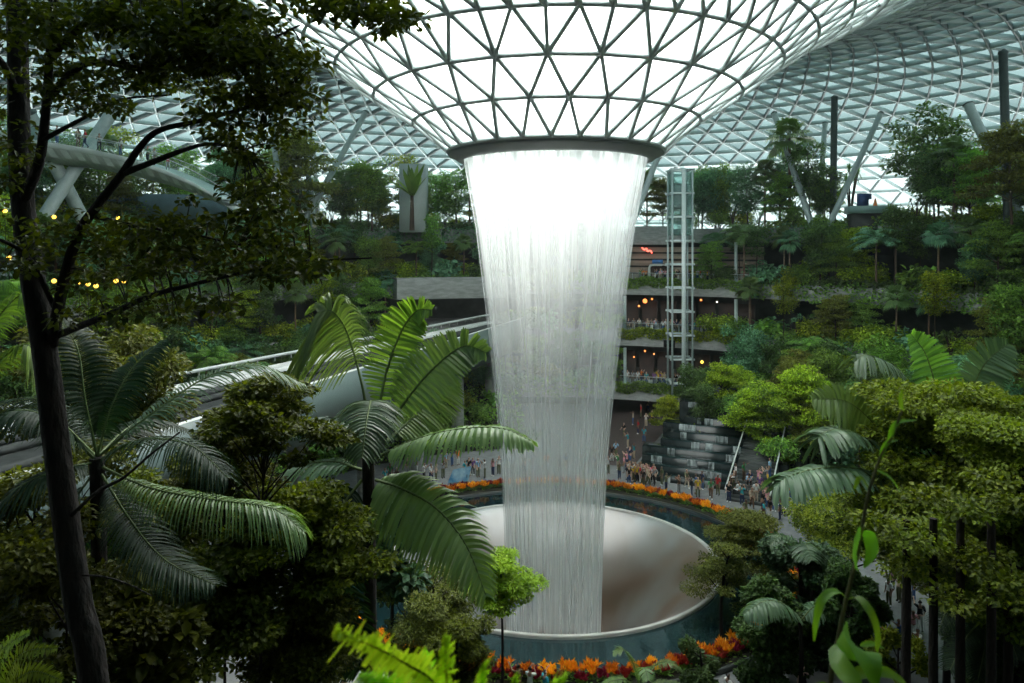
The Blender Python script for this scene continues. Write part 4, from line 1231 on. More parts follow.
# ------------------------------------------------------------------ people
SKINC = [mat('skin_light', (.55, .36, .27), (.5, .32, .24), rough=.55), mat('skin_tan', (.38, .22, .15), (.34, .2, .13), rough=.55), mat('skin_brown', (.2, .11, .07), (.17, .09, .06), rough=.55)]
HAIRC = [mat('hair_black', (.012, .01, .01), rough=.5), mat('hair_brown', (.06, .03, .018), rough=.5)]
CLOTH = {'white': (.72, .73, .72), 'black': (.015, .015, .018), 'red': (.55, .02, .03), 'blue': (.05, .12, .30), 'navy': (.02, .035, .1), 'light blue': (.3, .5, .7), 'teal': (.03, .33, .38), 'grey': (.28, .29, .3),
         'orange': (.75, .2, .03), 'yellow': (.75, .5, .04), 'pink': (.7, .3, .36), 'green': (.06, .25, .09), 'beige': (.5, .41, .3), 'purple': (.2, .08, .28), 'olive': (.12, .13, .06), 'brown': (.13, .07, .04)}
CM = {k: mat('cloth_' + k.replace(' ', '_'), v, tuple(c * .8 for c in v), rough=.85, scale=12) for k, v in CLOTH.items()}


def person_meshes(pose):
    """one continuous skinned body in the given pose; clothing and hair are shells cut from it"""
    J, E, Rr, bone = [], [], [], []

    def jt(p, r, par=None, b='torso'):
        J.append(tuple(p)); Rr.append(r); bone.append(b)
        if par is not None: E.append((par, len(J) - 1))
        return len(J) - 1
    sit = pose == 'sit'; H0 = .52 if sit else .94
    pel = jt((0, 0, H0), (.135, .11), None, 'pelvis')
    w_ = jt((0, .0, H0 + .17), (.115, .09), pel); ch = jt((0, .0, H0 + .36), (.145, .10), w_)
    lean_ = .06 if pose in ('lean', 'photo') else 0
    nk = jt((0, -lean_ * .3, H0 + .53), (.055, .055), ch, 'neck'); hb = jt((0, -.01 - lean_ * .5, H0 + .62), (.07, .075), nk, 'head')
    hm = jt((0, -.012 - lean_ * .6, H0 + .70), (.078, .092), hb, 'head'); jt((0, 0 - lean_ * .6, H0 + .765), (.06, .07), hm, 'head')
    jt((0, -.105 - lean_ * .6, H0 + .665), (.012, .012), hm, 'head')
    for s in (-1, 1): jt((s * .082, 0, H0 + .67), (.012, .018), hm, 'head')
    for s in (-1, 1):
        sh = jt((s * .165, 0, H0 + .47), (.062, .06), ch, 'sleeve')
        if pose == 'stand': el, wr = (s * .22, .02, H0 + .2), (s * .22, -.05, H0 - .04)
        elif pose == 'photo': el, wr = (s * .21, -.2, H0 + .33), (s * .07, -.37, H0 + .56)
        elif pose == 'walk': el, wr = (s * .21, .12 * s, H0 + .21), (s * .2, .12 * s - .17, H0 + .03)
        elif pose == 'lean': el, wr = (s * .23, -.14, H0 + .2), (s * .14, -.36, H0 + .22)
        elif pose == 'point': el, wr = ((s * .24, -.1, H0 + .5), (s * .22, -.32, H0 + .66)) if s > 0 else ((s * .22, .03, H0 + .2), (s * .2, -.1, H0 - .02))
        else: el, wr = (s * .21, -.08, H0 + .22), (s * .12, -.3, H0 + .12)
        e_ = jt(el, (.045, .045), sh, 'elbow'); w2 = jt(wr, (.028, .028), e_, 'arm')
        d = unit(np.array(wr) - np.array(el)); sd3 = unit(np.cross(d, [0, 1.0, .3])); palm = np.array(wr) + d * .07
        pm = jt(palm, (.036, .018), w2, 'arm')
        for q in range(4):
            f0 = palm + sd3 * (q - 1.5) * .019 + d * .035; L = [.055, .068, .062, .048][q]
            a_ = jt(f0, (.009, .009), pm, 'arm'); b_ = jt(f0 + d * L * .6 + np.array([0, -.008, -.008]), (.008, .008), a_, 'arm'); jt(f0 + d * L + np.array([0, -.022, -.015]), (.007, .007), b_, 'arm')
        t0 = palm - d * .02 + sd3 * -.042 * s; a_ = jt(t0, (.011, .011), pm, 'arm'); jt(t0 + d * .04 - sd3 * .012 * s, (.009, .009), a_, 'arm')
    for s in (-1, 1):
        hp = jt((s * .09, 0, H0 - .06), (.092, .095), pel, 'leg')
        if sit: kn, an = (s * .11, -.42, H0 - .02), (s * .11, -.44, .09)
        elif pose == 'walk': kn, an = (s * .09, -.1 if s > 0 else .02, .5), (s * .09, -.17 if s > 0 else .26, .09 if s > 0 else .13)
        else: kn, an = (s * .1, -.02, .5), (s * .11, .01, .08)
        k_ = jt(kn, (.06, .06), hp, 'leg'); a_ = jt(an, (.038, .042), k_, 'shin')
        jt((an[0], an[1] - .12, an[2] - .04), (.036, .028), a_, 'foot')
    me = bpy.data.meshes.new('tmp'); me.from_pydata(J, E, []); me.update()
    o = bpy.data.objects.new('tmp', me); col.objects.link(o)
    m = o.modifiers.new('skin', 'SKIN'); m.branch_smoothing = .4
    for i, r in enumerate(Rr):
        v = me.skin_vertices[0].data[i]; v.radius = r if isinstance(r, tuple) else (r, r); v.use_root = (i == 0)
    o.modifiers.new('sub', 'SUBSURF').levels = 1
    dg = bpy.context.evaluated_depsgraph_get(); body = bpy.data.meshes.new_from_object(o.evaluated_get(dg))
    bpy.data.objects.remove(o); body.name = 'body'
    for p in body.polygons: p.use_smooth = True
    V = np.array([v.co for v in body.vertices]); NM = np.array([v.normal for v in body.vertices]); JJ = np.array(J)
    A = JJ[[e[0] for e in E]]; B = JJ[[e[1] for e in E]]; lab = np.array([bone[e[1]] for e in E])
    AB = B - A; t = np.clip(((V[:, None] - A[None]) * AB[None]).sum(-1) / (AB * AB).sum(-1)[None], 0, 1)
    dist = np.linalg.norm(V[:, None] - (A[None] + t[..., None] * AB[None]), axis=-1)
    near = lab[dist.argmin(1)]; tt = t[np.arange(len(V)), dist.argmin(1)]
    masks = {'shirt': np.isin(near, ['torso', 'sleeve', 'elbow', 'pelvis']) | ((near == 'neck') & (tt < .25)) | ((near == 'leg') & (V[:, 2] > H0 - .03)),
             'trousers': np.isin(near, ['leg', 'shin']) & (V[:, 2] < H0 + .02), 'shoes': (near == 'foot') | ((near == 'shin') & (tt > .93)),
             'hair': (near == 'head') & ((V[:, 2] > H0 + .735) | ((V[:, 1] > .015 - lean_ * .5) & (V[:, 2] > H0 + .6)))}
    out = {'body': body}
    polys = [list(p.vertices) for p in body.polygons]
    for k, mk in masks.items():
        fs = [p for p in polys if all(mk[i] for i in p)]
        if not fs: continue
        ids = sorted({i for p in fs for i in p}); mp = {i: j for j, i in enumerate(ids)}
        off = {'shirt': .014, 'trousers': .012, 'shoes': .012, 'hair': .018}[k]
        m2 = bpy.data.meshes.new(k); m2.from_pydata([tuple(V[i] + NM[i] * off) for i in ids], [], [[mp[i] for i in p] for p in fs]); m2.update()
        for p in m2.polygons: p.use_smooth = True
        m2.materials.append(CM['white']); out[k] = m2
    body.materials.clear(); body.materials.append(SKINC[0])
    ey = MB(); zc = H0 + .685
    for s in (-1, 1):
        u = np.linspace(0, PI, 5); g_ = MB(); g_.lathe(np.c_[np.sin(u) * .011, -np.cos(u) * .011], (s * .03, -.092 - lean_ * .6), 6)
        g_.V = [v + [0, 0, zc] for v in g_.V]; ey.add(g_.V[0], g_.F[0])
    g_ = MB(); ey.box((0, -.088 - lean_ * .6, H0 + .632), (.04, .02, .008))
    out['face'] = ey.mesh('face', BLACK)
    return out


POSES = {k: person_meshes(k) for k in ('stand', 'photo', 'walk', 'lean', 'sit', 'point')}
PWORD = {'stand': 'standing', 'photo': 'holding both hands up to take a photo', 'walk': 'walking', 'lean': 'leaning on the rail', 'sit': 'sitting', 'point': 'raising one arm'}
USED = set()
tops = ['white', 'black', 'red', 'white', 'grey', 'light blue', 'navy', 'teal', 'pink', 'beige', 'white', 'orange', 'olive', 'yellow', 'blue', 'green', 'black', 'purple']
bots = ['black', 'navy', 'grey', 'beige', 'blue', 'olive', 'white', 'brown']


def set_m(o, m):
    o.material_slots[0].link = 'OBJECT'; o.material_slots[0].material = m


def person(x, y, z, where, pose='stand', top=None, bot=None, rz=None, h=None, grp=None):
    pose0 = pose
    for _ in range(40):
        tc_ = top or tops[int(rng.integers(len(tops)))]; bc_ = bot or bots[int(rng.integers(len(bots)))]
        lb = 'person in %s top, %s trousers, %s %s' % (tc_, bc_, PWORD[pose] if pose not in ('photo',) else 'taking photo', where)
        if lb not in USED or (top and bot): break
    USED.add(lb)
    root = thing('person', (x, y, z), rng.uniform(0, 6.28) if rz is None else rz, lb, 'person', grp or ('people ' + where))
    s = h or rng.uniform(1.0, 1.1); root.scale = (s * 1.05, s * 1.05, s)
    skin = SKINC[int(rng.integers(3))]; hair = HAIRC[int(rng.random() < .3)]
    M = {'body': skin, 'shirt': CM[tc_], 'trousers': CM[bc_], 'shoes': CM[['white', 'black', 'brown'][int(rng.integers(3))]], 'hair': hair, 'face': BLACK}
    for k, me in POSES[pose].items():
        o = bpy.data.objects.new(k, me); col.objects.link(o); o.parent = root; set_m(o, M[k])
    return root


def face_pool(x, y, j=.5):
    return math.atan2(PC[1] - y, PC[0] - x) + PI / 2 + rng.normal(0, j)


# people leaning on the balcony rails
for k, pxs in ((4, [641, 646, 656, 661, 665, 673, 678, 684, 689, 693, 697, 702, 708, 717]), (3, [629, 634, 640, 645, 648, 652, 656, 663, 666, 671, 676, 681, 685, 689, 705, 711]), (2, [621, 627, 632, 637, 647, 654, 659, 664, 676, 679, 706])):
    for px in pxs:
        p = polar(px + rng.normal(0, .5), LV[k][0] + 1.1 + abs(rng.normal(0, .4)))
        pose = ['lean', 'stand', 'photo', 'stand'][int(rng.integers(4))]
        person(p[0], p[1], LV[k][1], 'at %s balcony' % nice[k], pose, rz=face_pool(*p))
    for px in rng.uniform(pxs[0], pxs[-1], 9):
        p = polar(px, LV[k][0] + 1.3 + rng.uniform(0, 1.8))
        person(p[0], p[1], LV[k][1], 'at %s balcony' % nice[k], ['walk', 'stand', 'photo'][int(rng.integers(3))], ['white', 'beige', 'pink', 'light blue', 'yellow', 'grey', 'orange', 'teal'][int(rng.integers(8))], rz=face_pool(*p, 1.2))
spots = []


def crowd(lst, where, z=0.0):
    for it in lst:
        px, py = it[0], it[1]; kw = it[2] if len(it) > 2 else {}
        d = dist_at(py, z); x = (px - 512) / F * d
        lz = z
        for bs, rz_, kind_ in ((S_ST, A_ST, 0), (S_CA, A_CA, 1)):
            dx, dy = x - bs[0], d - bs[1]; lx = dx * math.cos(rz_) + dy * math.sin(rz_); ly = -dx * math.sin(rz_) + dy * math.cos(rz_)
            if kind_ == 0 and -.3 < lx < 4.1 and -.2 < ly < L_ST:
                lz = (int(max(0, ly) / (L_ST / 26)) + 1) * 4.3 / 26
                lx = min(max(lx, .6), 3.4)
                x = bs[0] + lx * math.cos(rz_) - ly * math.sin(rz_); d = bs[1] + lx * math.sin(rz_) + ly * math.cos(rz_)
            if kind_ == 1 and abs(lx) < 7 and -.3 < ly < 20:
                ly = -.5 - rng.random() * .8
                x = bs[0] + lx * math.cos(rz_) - ly * math.sin(rz_); d = bs[1] + lx * math.sin(rz_) + ly * math.cos(rz_)
        pose = kw.pop('pose', ['stand', 'walk', 'photo', 'stand', 'point'][int(rng.integers(5))])
        person(x, d, lz, where, pose, rz=kw.pop('rz', face_pool(x, d, 1.0)), **kw)


crowd([(624, 437), (633, 425), (638, 434, dict(top='red')), (644, 442, dict(top='teal', bot='blue')), (646, 427, dict(top='white')), (652, 424, dict(top='yellow', bot='brown', pose='walk')), (641, 418), (628, 448), (657, 444), (648, 412)], 'in passage under first balcony')
crowd([(608, 474, dict(top='white')), (612, 462), (616, 458, dict(top='light blue')), (627, 468), (630, 464), (634, 462), (637, 470), (642, 461), (646, 464), (650, 460), (653, 458, dict(top='white', pose='stand')), (629, 484, dict(top='black', bot='light blue' if 0 else 'blue', pose='stand')), (635, 476), (641, 480, dict(top='white')),
       (643, 487, dict(top='black')), (648, 486, dict(top='beige')), (651, 478), (639, 472), (655, 474), (647, 471), (659, 466), (624, 473), (632, 476), (645, 476), (652, 471), (656, 469), (637, 482), (661, 476), (640, 466), (650, 466), (634, 459), (618, 470), (656, 480), (630, 479)], 'in crowd left of cascade')
crowd([(664, 482, dict(top='olive')), (666, 492, dict(top='olive')), (679, 494, dict(top='brown')), (688, 486, dict(top='olive')), (692, 496, dict(top='black')), (696, 494, dict(top='blue', bot='grey')), (698, 497, dict(top='yellow')), (703, 488), (711, 499, dict(top='green')), (718, 495, dict(top='red', bot='olive', pose='stand')), (725, 494, dict(top='grey')), (729, 502, dict(top='black', bot='navy')), (733, 487, dict(top='white'))], 'between flower ring and cascade')
crowd([(737, 488, dict(top='white', pose='sit')), (739, 500, dict(top='white', pose='sit')), (742, 505, dict(top='teal', bot='navy', pose='photo')), (746, 488, dict(top='green')), (752, 490, dict(top='navy', bot='black', pose='sit')), (752, 508, dict(top='beige', pose='walk')), (760, 500), (763, 511, dict(top='black')), (766, 508, dict(top='pink')), (771, 505, dict(top='grey')), (777, 510, dict(top='white', bot='blue', pose='sit')), (782, 506), (786, 514, dict(top='white', bot='black', pose='sit')), (789, 501, dict(top='orange')),
       (796, 527, dict(top='red', bot='black', pose='stand', rz=.2)), (746, 520, dict(top='olive')), (773, 484, dict(top='light blue', bot='blue', pose='stand')), (813, 505), (803, 512), (770, 519, dict(top='black')), (756, 504), (749, 498), (773, 499), (768, 495), (779, 503), (792, 509), (785, 497), (764, 522), (759, 495), (796, 504), (809, 500), (780, 520)], 'near stairs right of flowers')
crowd([(385, 486), (390, 482), (397, 486, dict(top='brown')), (424, 482, dict(top='white', bot='black', pose='photo')), (431, 482, dict(top='white', bot='navy')), (436, 480, dict(top='beige')), (443, 478), (465, 478, dict(top='teal', bot='black')), (469, 476, dict(top='black')), (473, 475), (478, 477, dict(top='light blue')), (485, 478, dict(top='white', bot='orange' if 0 else 'olive', pose='photo')), (493, 476, dict(top='pink')), (499, 474), (446, 468), (452, 466), (458, 465), (417, 472), (407, 476)], 'on plaza left of pool')
crowd([(512, 474), (524, 472), (533, 476), (547, 471), (560, 474), (566, 470), (584, 474), (595, 473)], 'seen through falling water')
crowd([(888, 575, dict(top='green')), (897, 568), (901, 571, dict(top='white')), (893, 590), (899, 602), (903, 598), (909, 606, dict(top='white')), (889, 606), (914, 600, dict(top='pink')), (920, 632), (885, 655, dict(top='red', bot='black', pose='stand')), (865, 652, dict(top='black')), (899, 650, dict(top='blue', bot='black')), (913, 640, dict(top='pink')), (918, 660, dict(top='white')), (925, 590)], 'under trees at lower right')
crowd([(232, 575), (247, 578), (266, 590, dict(top='grey')), (272, 592, dict(top='white')), (258, 588), (134, 545, dict(top='red')), (143, 540, dict(top='white')), (120, 550, dict(top='white'))], 'behind the lower left trees')
crowd([(518, 700, dict(top='brown')), (530, 703, dict(top='white')), (344, 700, dict(top='black')), (803, 702, dict(top='black')), (728, 700, dict(top='white', bot='grey', pose='sit')), (333, 706), (545, 705)], 'at near edge of pool')
# footbridge visitors
for s, tc2, bc2, pose in ((.30, 'white', 'light blue' if 0 else 'blue', 'stand'), (.36, 'beige', 'brown', 'stand'), (.385, 'red', 'navy', 'walk'), (.52, 'white', 'blue', 'stand'), (.59, 'white', 'beige', 'stand'), (.66, 'white', 'grey', 'stand'), (.70, 'red', 'grey', 'photo'), (.25, 'black', 'grey', 'lean'), (.63, 'green', 'black', 'walk'), (.44, 'grey', 'black', 'lean')):
    q = bt[int(s * 39)]
    person(q[0], q[1] + .7, q[2], 'on footbridge', pose, tc2, bc2, rz=rng.normal(0.3, .6))
# blue sign board among the people left of the pool
d = dist_at(484, 0)
root = thing('sign_board', ((459 - 512) / F * d, d, 0), .3, 'slanted blue and white board standing behind the flower ring on the left', 'board')
g = MB(); g.add([(-1.1, 0, .2), (.9, 0, .2), (1.3, .3, 1.5), (-.5, .3, 1.3)], [[0, 1, 2, 3]]); g.add([(-1.1, .05, .2), (.9, .05, .2), (1.3, .35, 1.5), (-.5, .35, 1.3)], [[0, 1, 2, 3]]); g.build('panel', mat('board_blue', (.03, .16, .3), (.35, .5, .55), rough=.4, scale=.9), root)
g = MB(); g.box((-.8, .1, .2), (.06, .06, .4)); g.box((.8, .1, .4), (.06, .06, .8)); g.build('leg', BLACK, root)
# ------------------------------------------------------------------ nearer trees around the pool (feet on the plaza beds or on the slope)
def soil_bed(x, y, r, z=0.0):
    root = thing('planting_bed', (x, y, z), 0, None, None)
    return root


def near_tree(px, top, bot, d, R, label, style='layer', npads=30, nleaf=500, ll=.14, lw=.08, padr=None, padh=.2, base=None, leaf=L_YEL_NEAR, seed=0, name='tiered_tree', layers=6, tr=.14, cat='tree', bark=None):
    """tree whose crown spans rows top..bot at column px, d metres away, crown radius R metres"""
    ztop = at(px, top, d)[2]; zb = at(px, bot, d)[2]; x = at(px, top, d)[0]
    zg = float(hill_z(x, d)) if d < 20.3 else 0.0
    H = ztop - zg; b_ = max(.3, zb - zg)
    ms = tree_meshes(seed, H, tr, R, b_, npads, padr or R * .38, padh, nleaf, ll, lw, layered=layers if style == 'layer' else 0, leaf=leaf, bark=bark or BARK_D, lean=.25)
    key = 'near%d' % seed
    kind(key, *ms)
    return plant(key, (x, d, zg), name, label, cat, rz=0)


near_tree(745, 512, 585, 44, 3.3, 'broad olive-green tiered tree overhanging the right edge of the pool', leaf=L_OLIVE_NEAR, seed=201, nleaf=700, npads=34, layers=5, ll=.16)
near_tree(722, 540, 590, 41, 1.4, 'small olive tree reaching over the right rim of the basin', leaf=L_OLIVE_NEAR, seed=202, nleaf=400, npads=12, layers=3, ll=.15)
near_tree(812, 545, 650, 39, 2.3, 'blue-green leafy tree right of the olive tiered tree', 'round', 26, 700, .24, .15, leaf=L_TEAL_NEAR, seed=203, name='leafy_tree', padh=.6)
near_tree(768, 600, 683, 36, 1.8, 'dark bushy tree rising beside the right flower bed', 'round', 18, 600, .22, .14, leaf=L_DARK_NEAR, seed=204, name='leafy_tree', padh=.6)
near_tree(850, 505, 548, 42, 3.7, 'yellow-green flat-topped tree left of the tall tiered tree', leaf=L_YEL_NEAR, seed=205, nleaf=800, npads=26, layers=3, ll=.17, padh=.28)
near_tree(945, 382, 560, 33, 4.4, 'tall yellow-green tiered tree filling the right edge', leaf=L_FORE, seed=206, nleaf=560, npads=84, layers=9, ll=.21, lw=.13, padh=.34, tr=.2)
near_tree(1015, 415, 600, 29, 3.7, 'second tall tiered tree cut by the right frame edge', leaf=L_FORE, seed=207, nleaf=560, npads=66, layers=8, ll=.19, lw=.12, padh=.32, tr=.2)
near_tree(968, 530, 590, 36, 2.9, 'shaded tiered tree beneath the tall yellow-green one', leaf=L_OLIVE_NEAR, seed=208, nleaf=700, npads=30, layers=4, ll=.16)
near_tree(855, 565, 660, 35, 1.4, 'dark round tree standing in the gap left of the lower right visitors', 'round', 20, 600, .2, .12, leaf=L_DARK_NEAR, seed=209, name='leafy_tree', padh=.5)
near_tree(1000, 610, 700, 30, 2.2, 'dark leafy tree at the bottom right corner', 'round', 30, 800, .18, .11, leaf=L_DARK_NEAR, seed=210, name='leafy_tree', padh=.5)
near_tree(905, 640, 720, 31, 1.1, 'low yellow-green bush below the lower right visitors', 'round', 12, 500, .16, .1, leaf=L_YEL_NEAR, seed=211, name='leafy_shrub', padh=.4, cat='shrub')
near_tree(700, 640, 700, 33, .9, 'low dark bush below the near flower bed on the right', 'round', 10, 400, .15, .09, leaf=L_DARK_NEAR, seed=212, name='leafy_shrub', padh=.35, cat='shrub')
for i, (px, d) in enumerate(((904, 27), (931, 26), (958, 25.5), (989, 25), (1006, 27))):
    A = at(px, 560, d)
    root = thing('bare_trunk', (A[0], d, 0), 0, ['thin dark trunk left of the other lower right trunks', 'dark trunk second from the left in the lower right', 'dark trunk in the middle of the lower right group', 'thick black trunk near the right frame edge', 'dark trunk farthest right in the lower right group'][i], 'tree trunk')
    g = MB(); g.tube(bez((0, 0, -.2), (.1, 0, A[2] * .5), (.15, .1, A[2] + 1.5), 8), np.linspace(.22, .13, 8), 8); g.build('trunk', BARK_D, root, True)
    g = MB(); r_ = np.random.default_rng(i)
    for q in range(7):
        pad(g, np.array([r_.normal(0, .8), r_.normal(0, .8), A[2] + .6 + r_.normal(0, 1.1)]), .9, .3, 230, .2, .12, r_)
    g.build('foliage', L_FORE, root)
# left and centre
near_tree(502, 551, 604, 35, 2.0, 'bright yellow-green tiered tree leaning over the left rim of the basin', leaf=L_BRIGHT, seed=220, nleaf=520, npads=20, layers=4, ll=.16, tr=.09)
near_tree(430, 575, 668, 33, 2.4, 'dark olive small-leaved tree at the lower left of the pool', 'round', 30, 800, .15, .07, leaf=L_OLIVE_NEAR, seed=221, name='leafy_tree', padh=.45)
near_tree(455, 615, 690, 31, 1.6, 'low dark tree in front of the lower left pool edge', 'round', 20, 700, .14, .07, leaf=L_NIGHT, seed=222, name='leafy_tree', padh=.35)
near_tree(395, 500, 590, 34, 1.5, 'blue-green large-leaved tree behind the palm trunk', 'round', 14, 160, .4, .26, leaf=L_TEAL_NEAR, seed=223, name='large_leaved_tree', padh=.5)
near_tree(268, 384, 452, 16.5, 2.1, 'olive-brown tiered tree above the curved palm frond', leaf=L_NIGHT, seed=224, nleaf=330, npads=30, layers=3, ll=.13, lw=.085, tr=.07, padh=.12, padr=.55)
near_tree(292, 484, 560, 17.5, 2.1, 'yellow-green tiered tree left of the broad-leaved palm', leaf=L_FORE, seed=225, nleaf=330, npads=40, layers=4, ll=.14, lw=.095, tr=.08, padh=.14, padr=.6)
near_tree(205, 560, 640, 15.5, 1.7, 'dark green tiered tree in the lower left', 'layer', 30, 450, .14, .09, leaf=L_NIGHT, seed=226, layers=4, padh=.2, tr=.08)
near_tree(290, 575, 690, 17, 1.5, 'olive bushy tree beneath the yellow-green tiered tree', 'round', 24, 800, .11, .075, leaf=L_NIGHT, seed=227, name='leafy_tree', padh=.35, tr=.08)
near_tree(145, 590, 690, 13.5, .9, 'blue-green large-leaved shrub beside the coconut palm', 'round', 16, 110, .26, .17, leaf=L_NIGHT, seed=228, name='large_leaved_shrub', padh=.3, cat='shrub', tr=.04)
near_tree(60, 560, 690, 12, 1.3, 'black-green bush behind the leaning trunk', 'round', 16, 500, .12, .07, leaf=L_NIGHT, seed=229, name='leafy_shrub', padh=.35, cat='shrub', tr=.05)
near_tree(225, 430, 500, 19, 1.6, 'dark tiered tree over the train track', leaf=L_NIGHT, seed=230, nleaf=700, npads=20, layers=3, ll=.12, lw=.07, tr=.08, padh=.16)
near_tree(90, 340, 450, 24, 2.6, 'yellow-green leafy tree beyond the leaning trunk', 'round', 26, 600, .19, .11, leaf=L_OLIVE_NEAR, seed=231, name='leafy_tree', padh=.6, tr=.12)
near_tree(20, 470, 600, 17, 1.8, 'dark leafy tree at the left frame edge', 'round', 22, 600, .15, .09, leaf=L_NIGHT, seed=232, name='leafy_tree', padh=.5, tr=.1)
near_tree(150, 470, 560, 20.5, 1.8, 'dark round tree between the two palms', 'round', 22, 600, .15, .09, leaf=L_NIGHT, seed=233, name='leafy_tree', padh=.5, tr=.1)


# ------------------------------------------------------------------ palms whose fronds are laid out one by one
def spots_path(pts, n=12):
    return smooth_path([at(*p) for p in pts], n)


def custom_palm(name, label, d, crown, fronds, ll, lw, tr, fused=True, n=46, leaf=L_PALM, bark=BARK_D, stem_r=.05, segs=4, gz=None):
    c = at(crown[0], crown[1], d)
    zg = gz if gz is not None else (float(hill_z(c[0], d)) if d < 20.3 else 0.0)
    o = np.array([c[0], d, zg])
    root = thing(name, o, 0, label, 'palm')
    g = MB(); g.tube(bez((0, 0, -.3), (.15, 0, (c[2] - zg) * .5), c - o, 9), np.linspace(tr * 1.25, tr, 9), 10); g.build('trunk', bark, root, True)
    for i, fr in enumerate(fronds):
        pts, kw = fr
        L, S = MB(), MB()
        P = smooth_path(np.array([at(*p) for p in pts]) - o, 14)
        k = dict(hang=.35, fused=fused, stem_r=stem_r, segs=segs, r_=np.random.default_rng(i + 5))
        k.update({q: v_ for q, v_ in kw.items() if q not in ('n', 'll', 'leaf')})
        frond(L, S, P, kw.get('n', n), kw.get('ll', ll), lw, **k)
        fo = L.build('frond', kw.get('leaf', leaf), root)
        S.build('midrib', STEM_G, fo, True)
    return root


custom_palm('broad_leaved_palm', 'palm with broad pleated fronds in front of the waterfall and pool', 20, (368, 445), [
    ([(370, 430, 20), (362, 385, 20.3), (348, 335, 20.8), (333, 312, 21), (318, 312, 21)], dict(ll=1.9, hang=.8, base=.35, up=(-.6, -.6, .5))),
    ([(376, 425, 20), (387, 370, 20.6), (402, 330, 21), (417, 311, 21), (432, 310, 20.6)], dict(ll=.78, up=(0, -1, .35), hang=.12, base=.1, tip=.5, leaf=L_MID)),
    ([(384, 435, 20), (410, 395, 20), (440, 362, 20.2), (465, 346, 20.4), (486, 353, 20.2)], dict(ll=.95, up=(-.2, -1, .5), hang=.15, base=.15, tip=.55)),
    ([(386, 442, 20), (410, 420, 20.8), (432, 398, 21.4), (450, 375, 21.8)], dict(ll=.9, up=(.5, -1, .5), hang=.25, base=.15)),
    ([(382, 455, 20), (415, 440, 19.6), (455, 430, 19.2), (500, 428, 18.8), (531, 441, 18.6)], dict(ll=1.05, hang=.75, base=.1, tip=.5)),
    ([(372, 440, 20), (371, 405, 19.4), (370, 404, 18.6), (366, 425, 17.8), (362, 458, 17.2)], dict(ll=.95, hang=.6, base=.25, tip=.4, leaf=L_GREY)),
    ([(376, 480, 20), (400, 488, 19.4), (436, 508, 18.8), (466, 545, 18.3), (486, 596, 18.0)], dict(ll=1.2, hang=.55, base=.06, tip=.5, up=(.5, -.9, .6))),
    ([(362, 480, 20), (340, 510, 19.5), (318, 560, 19), (303, 625, 18.6), (298, 683, 18.4)], dict(ll=1.3, hang=.3, base=.1, up=(-.4, -1, .3), leaf=L_TUFT)),
    ([(362, 470, 20), (330, 462, 20.4), (290, 470, 20.8), (262, 500, 21)], dict(ll=1.0, hang=.6, base=.15, leaf=L_GREY)),
    ([(360, 500, 20), (335, 560, 20), (345, 620, 19.8), (360, 670, 19.6)], dict(ll=1.2, hang=.2, base=.15, up=(-.3, -1, .2), leaf=L_TUFT)),
    ([(364, 450, 20), (340, 430, 21), (310, 420, 22), (282, 440, 22.5)], dict(ll=1.0, hang=.55, base=.15, leaf=L_TUFT)),
], .9, .1, .17, n=54)
custom_palm('coconut_palm', 'dark feather palm just right of the leaning trunk', 13, (97, 458), [
    ([(98, 455, 13), (112, 405, 13.3), (135, 365, 13.8), (165, 340, 14.2)], dict(hang=.6)),
    ([(97, 455, 13), (85, 400, 13), (78, 350, 13.3), (60, 318, 13.6)], dict(hang=.5)),
    ([(95, 460, 13), (60, 425, 12.6), (20, 410, 12.3), (-20, 430, 12)], dict(hang=.8)),
    ([(97, 462, 13), (60, 470, 12.4), (15, 490, 12), (-30, 540, 11.8)], dict(hang=.7)),
    ([(100, 466, 13), (150, 488, 12.6), (215, 500, 12.3), (272, 508, 12.2), (304, 532, 12.2)], dict(hang=.75, ll=.75, n=70, leaf=L_PALM)),
    ([(100, 455, 13), (150, 415, 13.5), (205, 378, 14.4), (255, 365, 15), (303, 384, 15.4)], dict(hang=.5, ll=.75, n=70, leaf=L_GREY)),
    ([(100, 460, 13), (140, 440, 12.4), (190, 445, 12), (228, 478, 11.8)], dict(hang=.7)),
    ([(96, 470, 13), (60, 520, 12.6), (25, 580, 12.3), (5, 640, 12.2)], dict(hang=.5)),
    ([(99, 470, 13), (130, 520, 12.5), (165, 560, 12.2), (215, 585, 12)], dict(hang=.5)),
    ([(98, 456, 13), (125, 430, 14), (150, 420, 15), (190, 430, 16)], dict(hang=.6)),
    ([(96, 456, 13), (70, 430, 14), (40, 400, 15), (5, 400, 16)], dict(hang=.6)),
], .72, .045, .13, fused=False, n=62, leaf=L_TUFT, stem_r=.028)
custom_palm('feather_palm', 'yellow-green feather palm cut by the left frame edge', 15, (-40, 400), [
    ([(-40, 400, 15), (-10, 330, 15), (20, 295, 15), (40, 300, 15)], dict(hang=.6)),
    ([(-40, 400, 15), (0, 360, 15), (28, 345, 15), (45, 375, 15)], dict(hang=.7)),
    ([(-40, 400, 15), (-20, 320, 15.5), (0, 285, 16), (20, 282, 16)], dict(hang=.6)),
], .8, .05, .13, fused=False, n=60, leaf=L_MID, stem_r=.03)
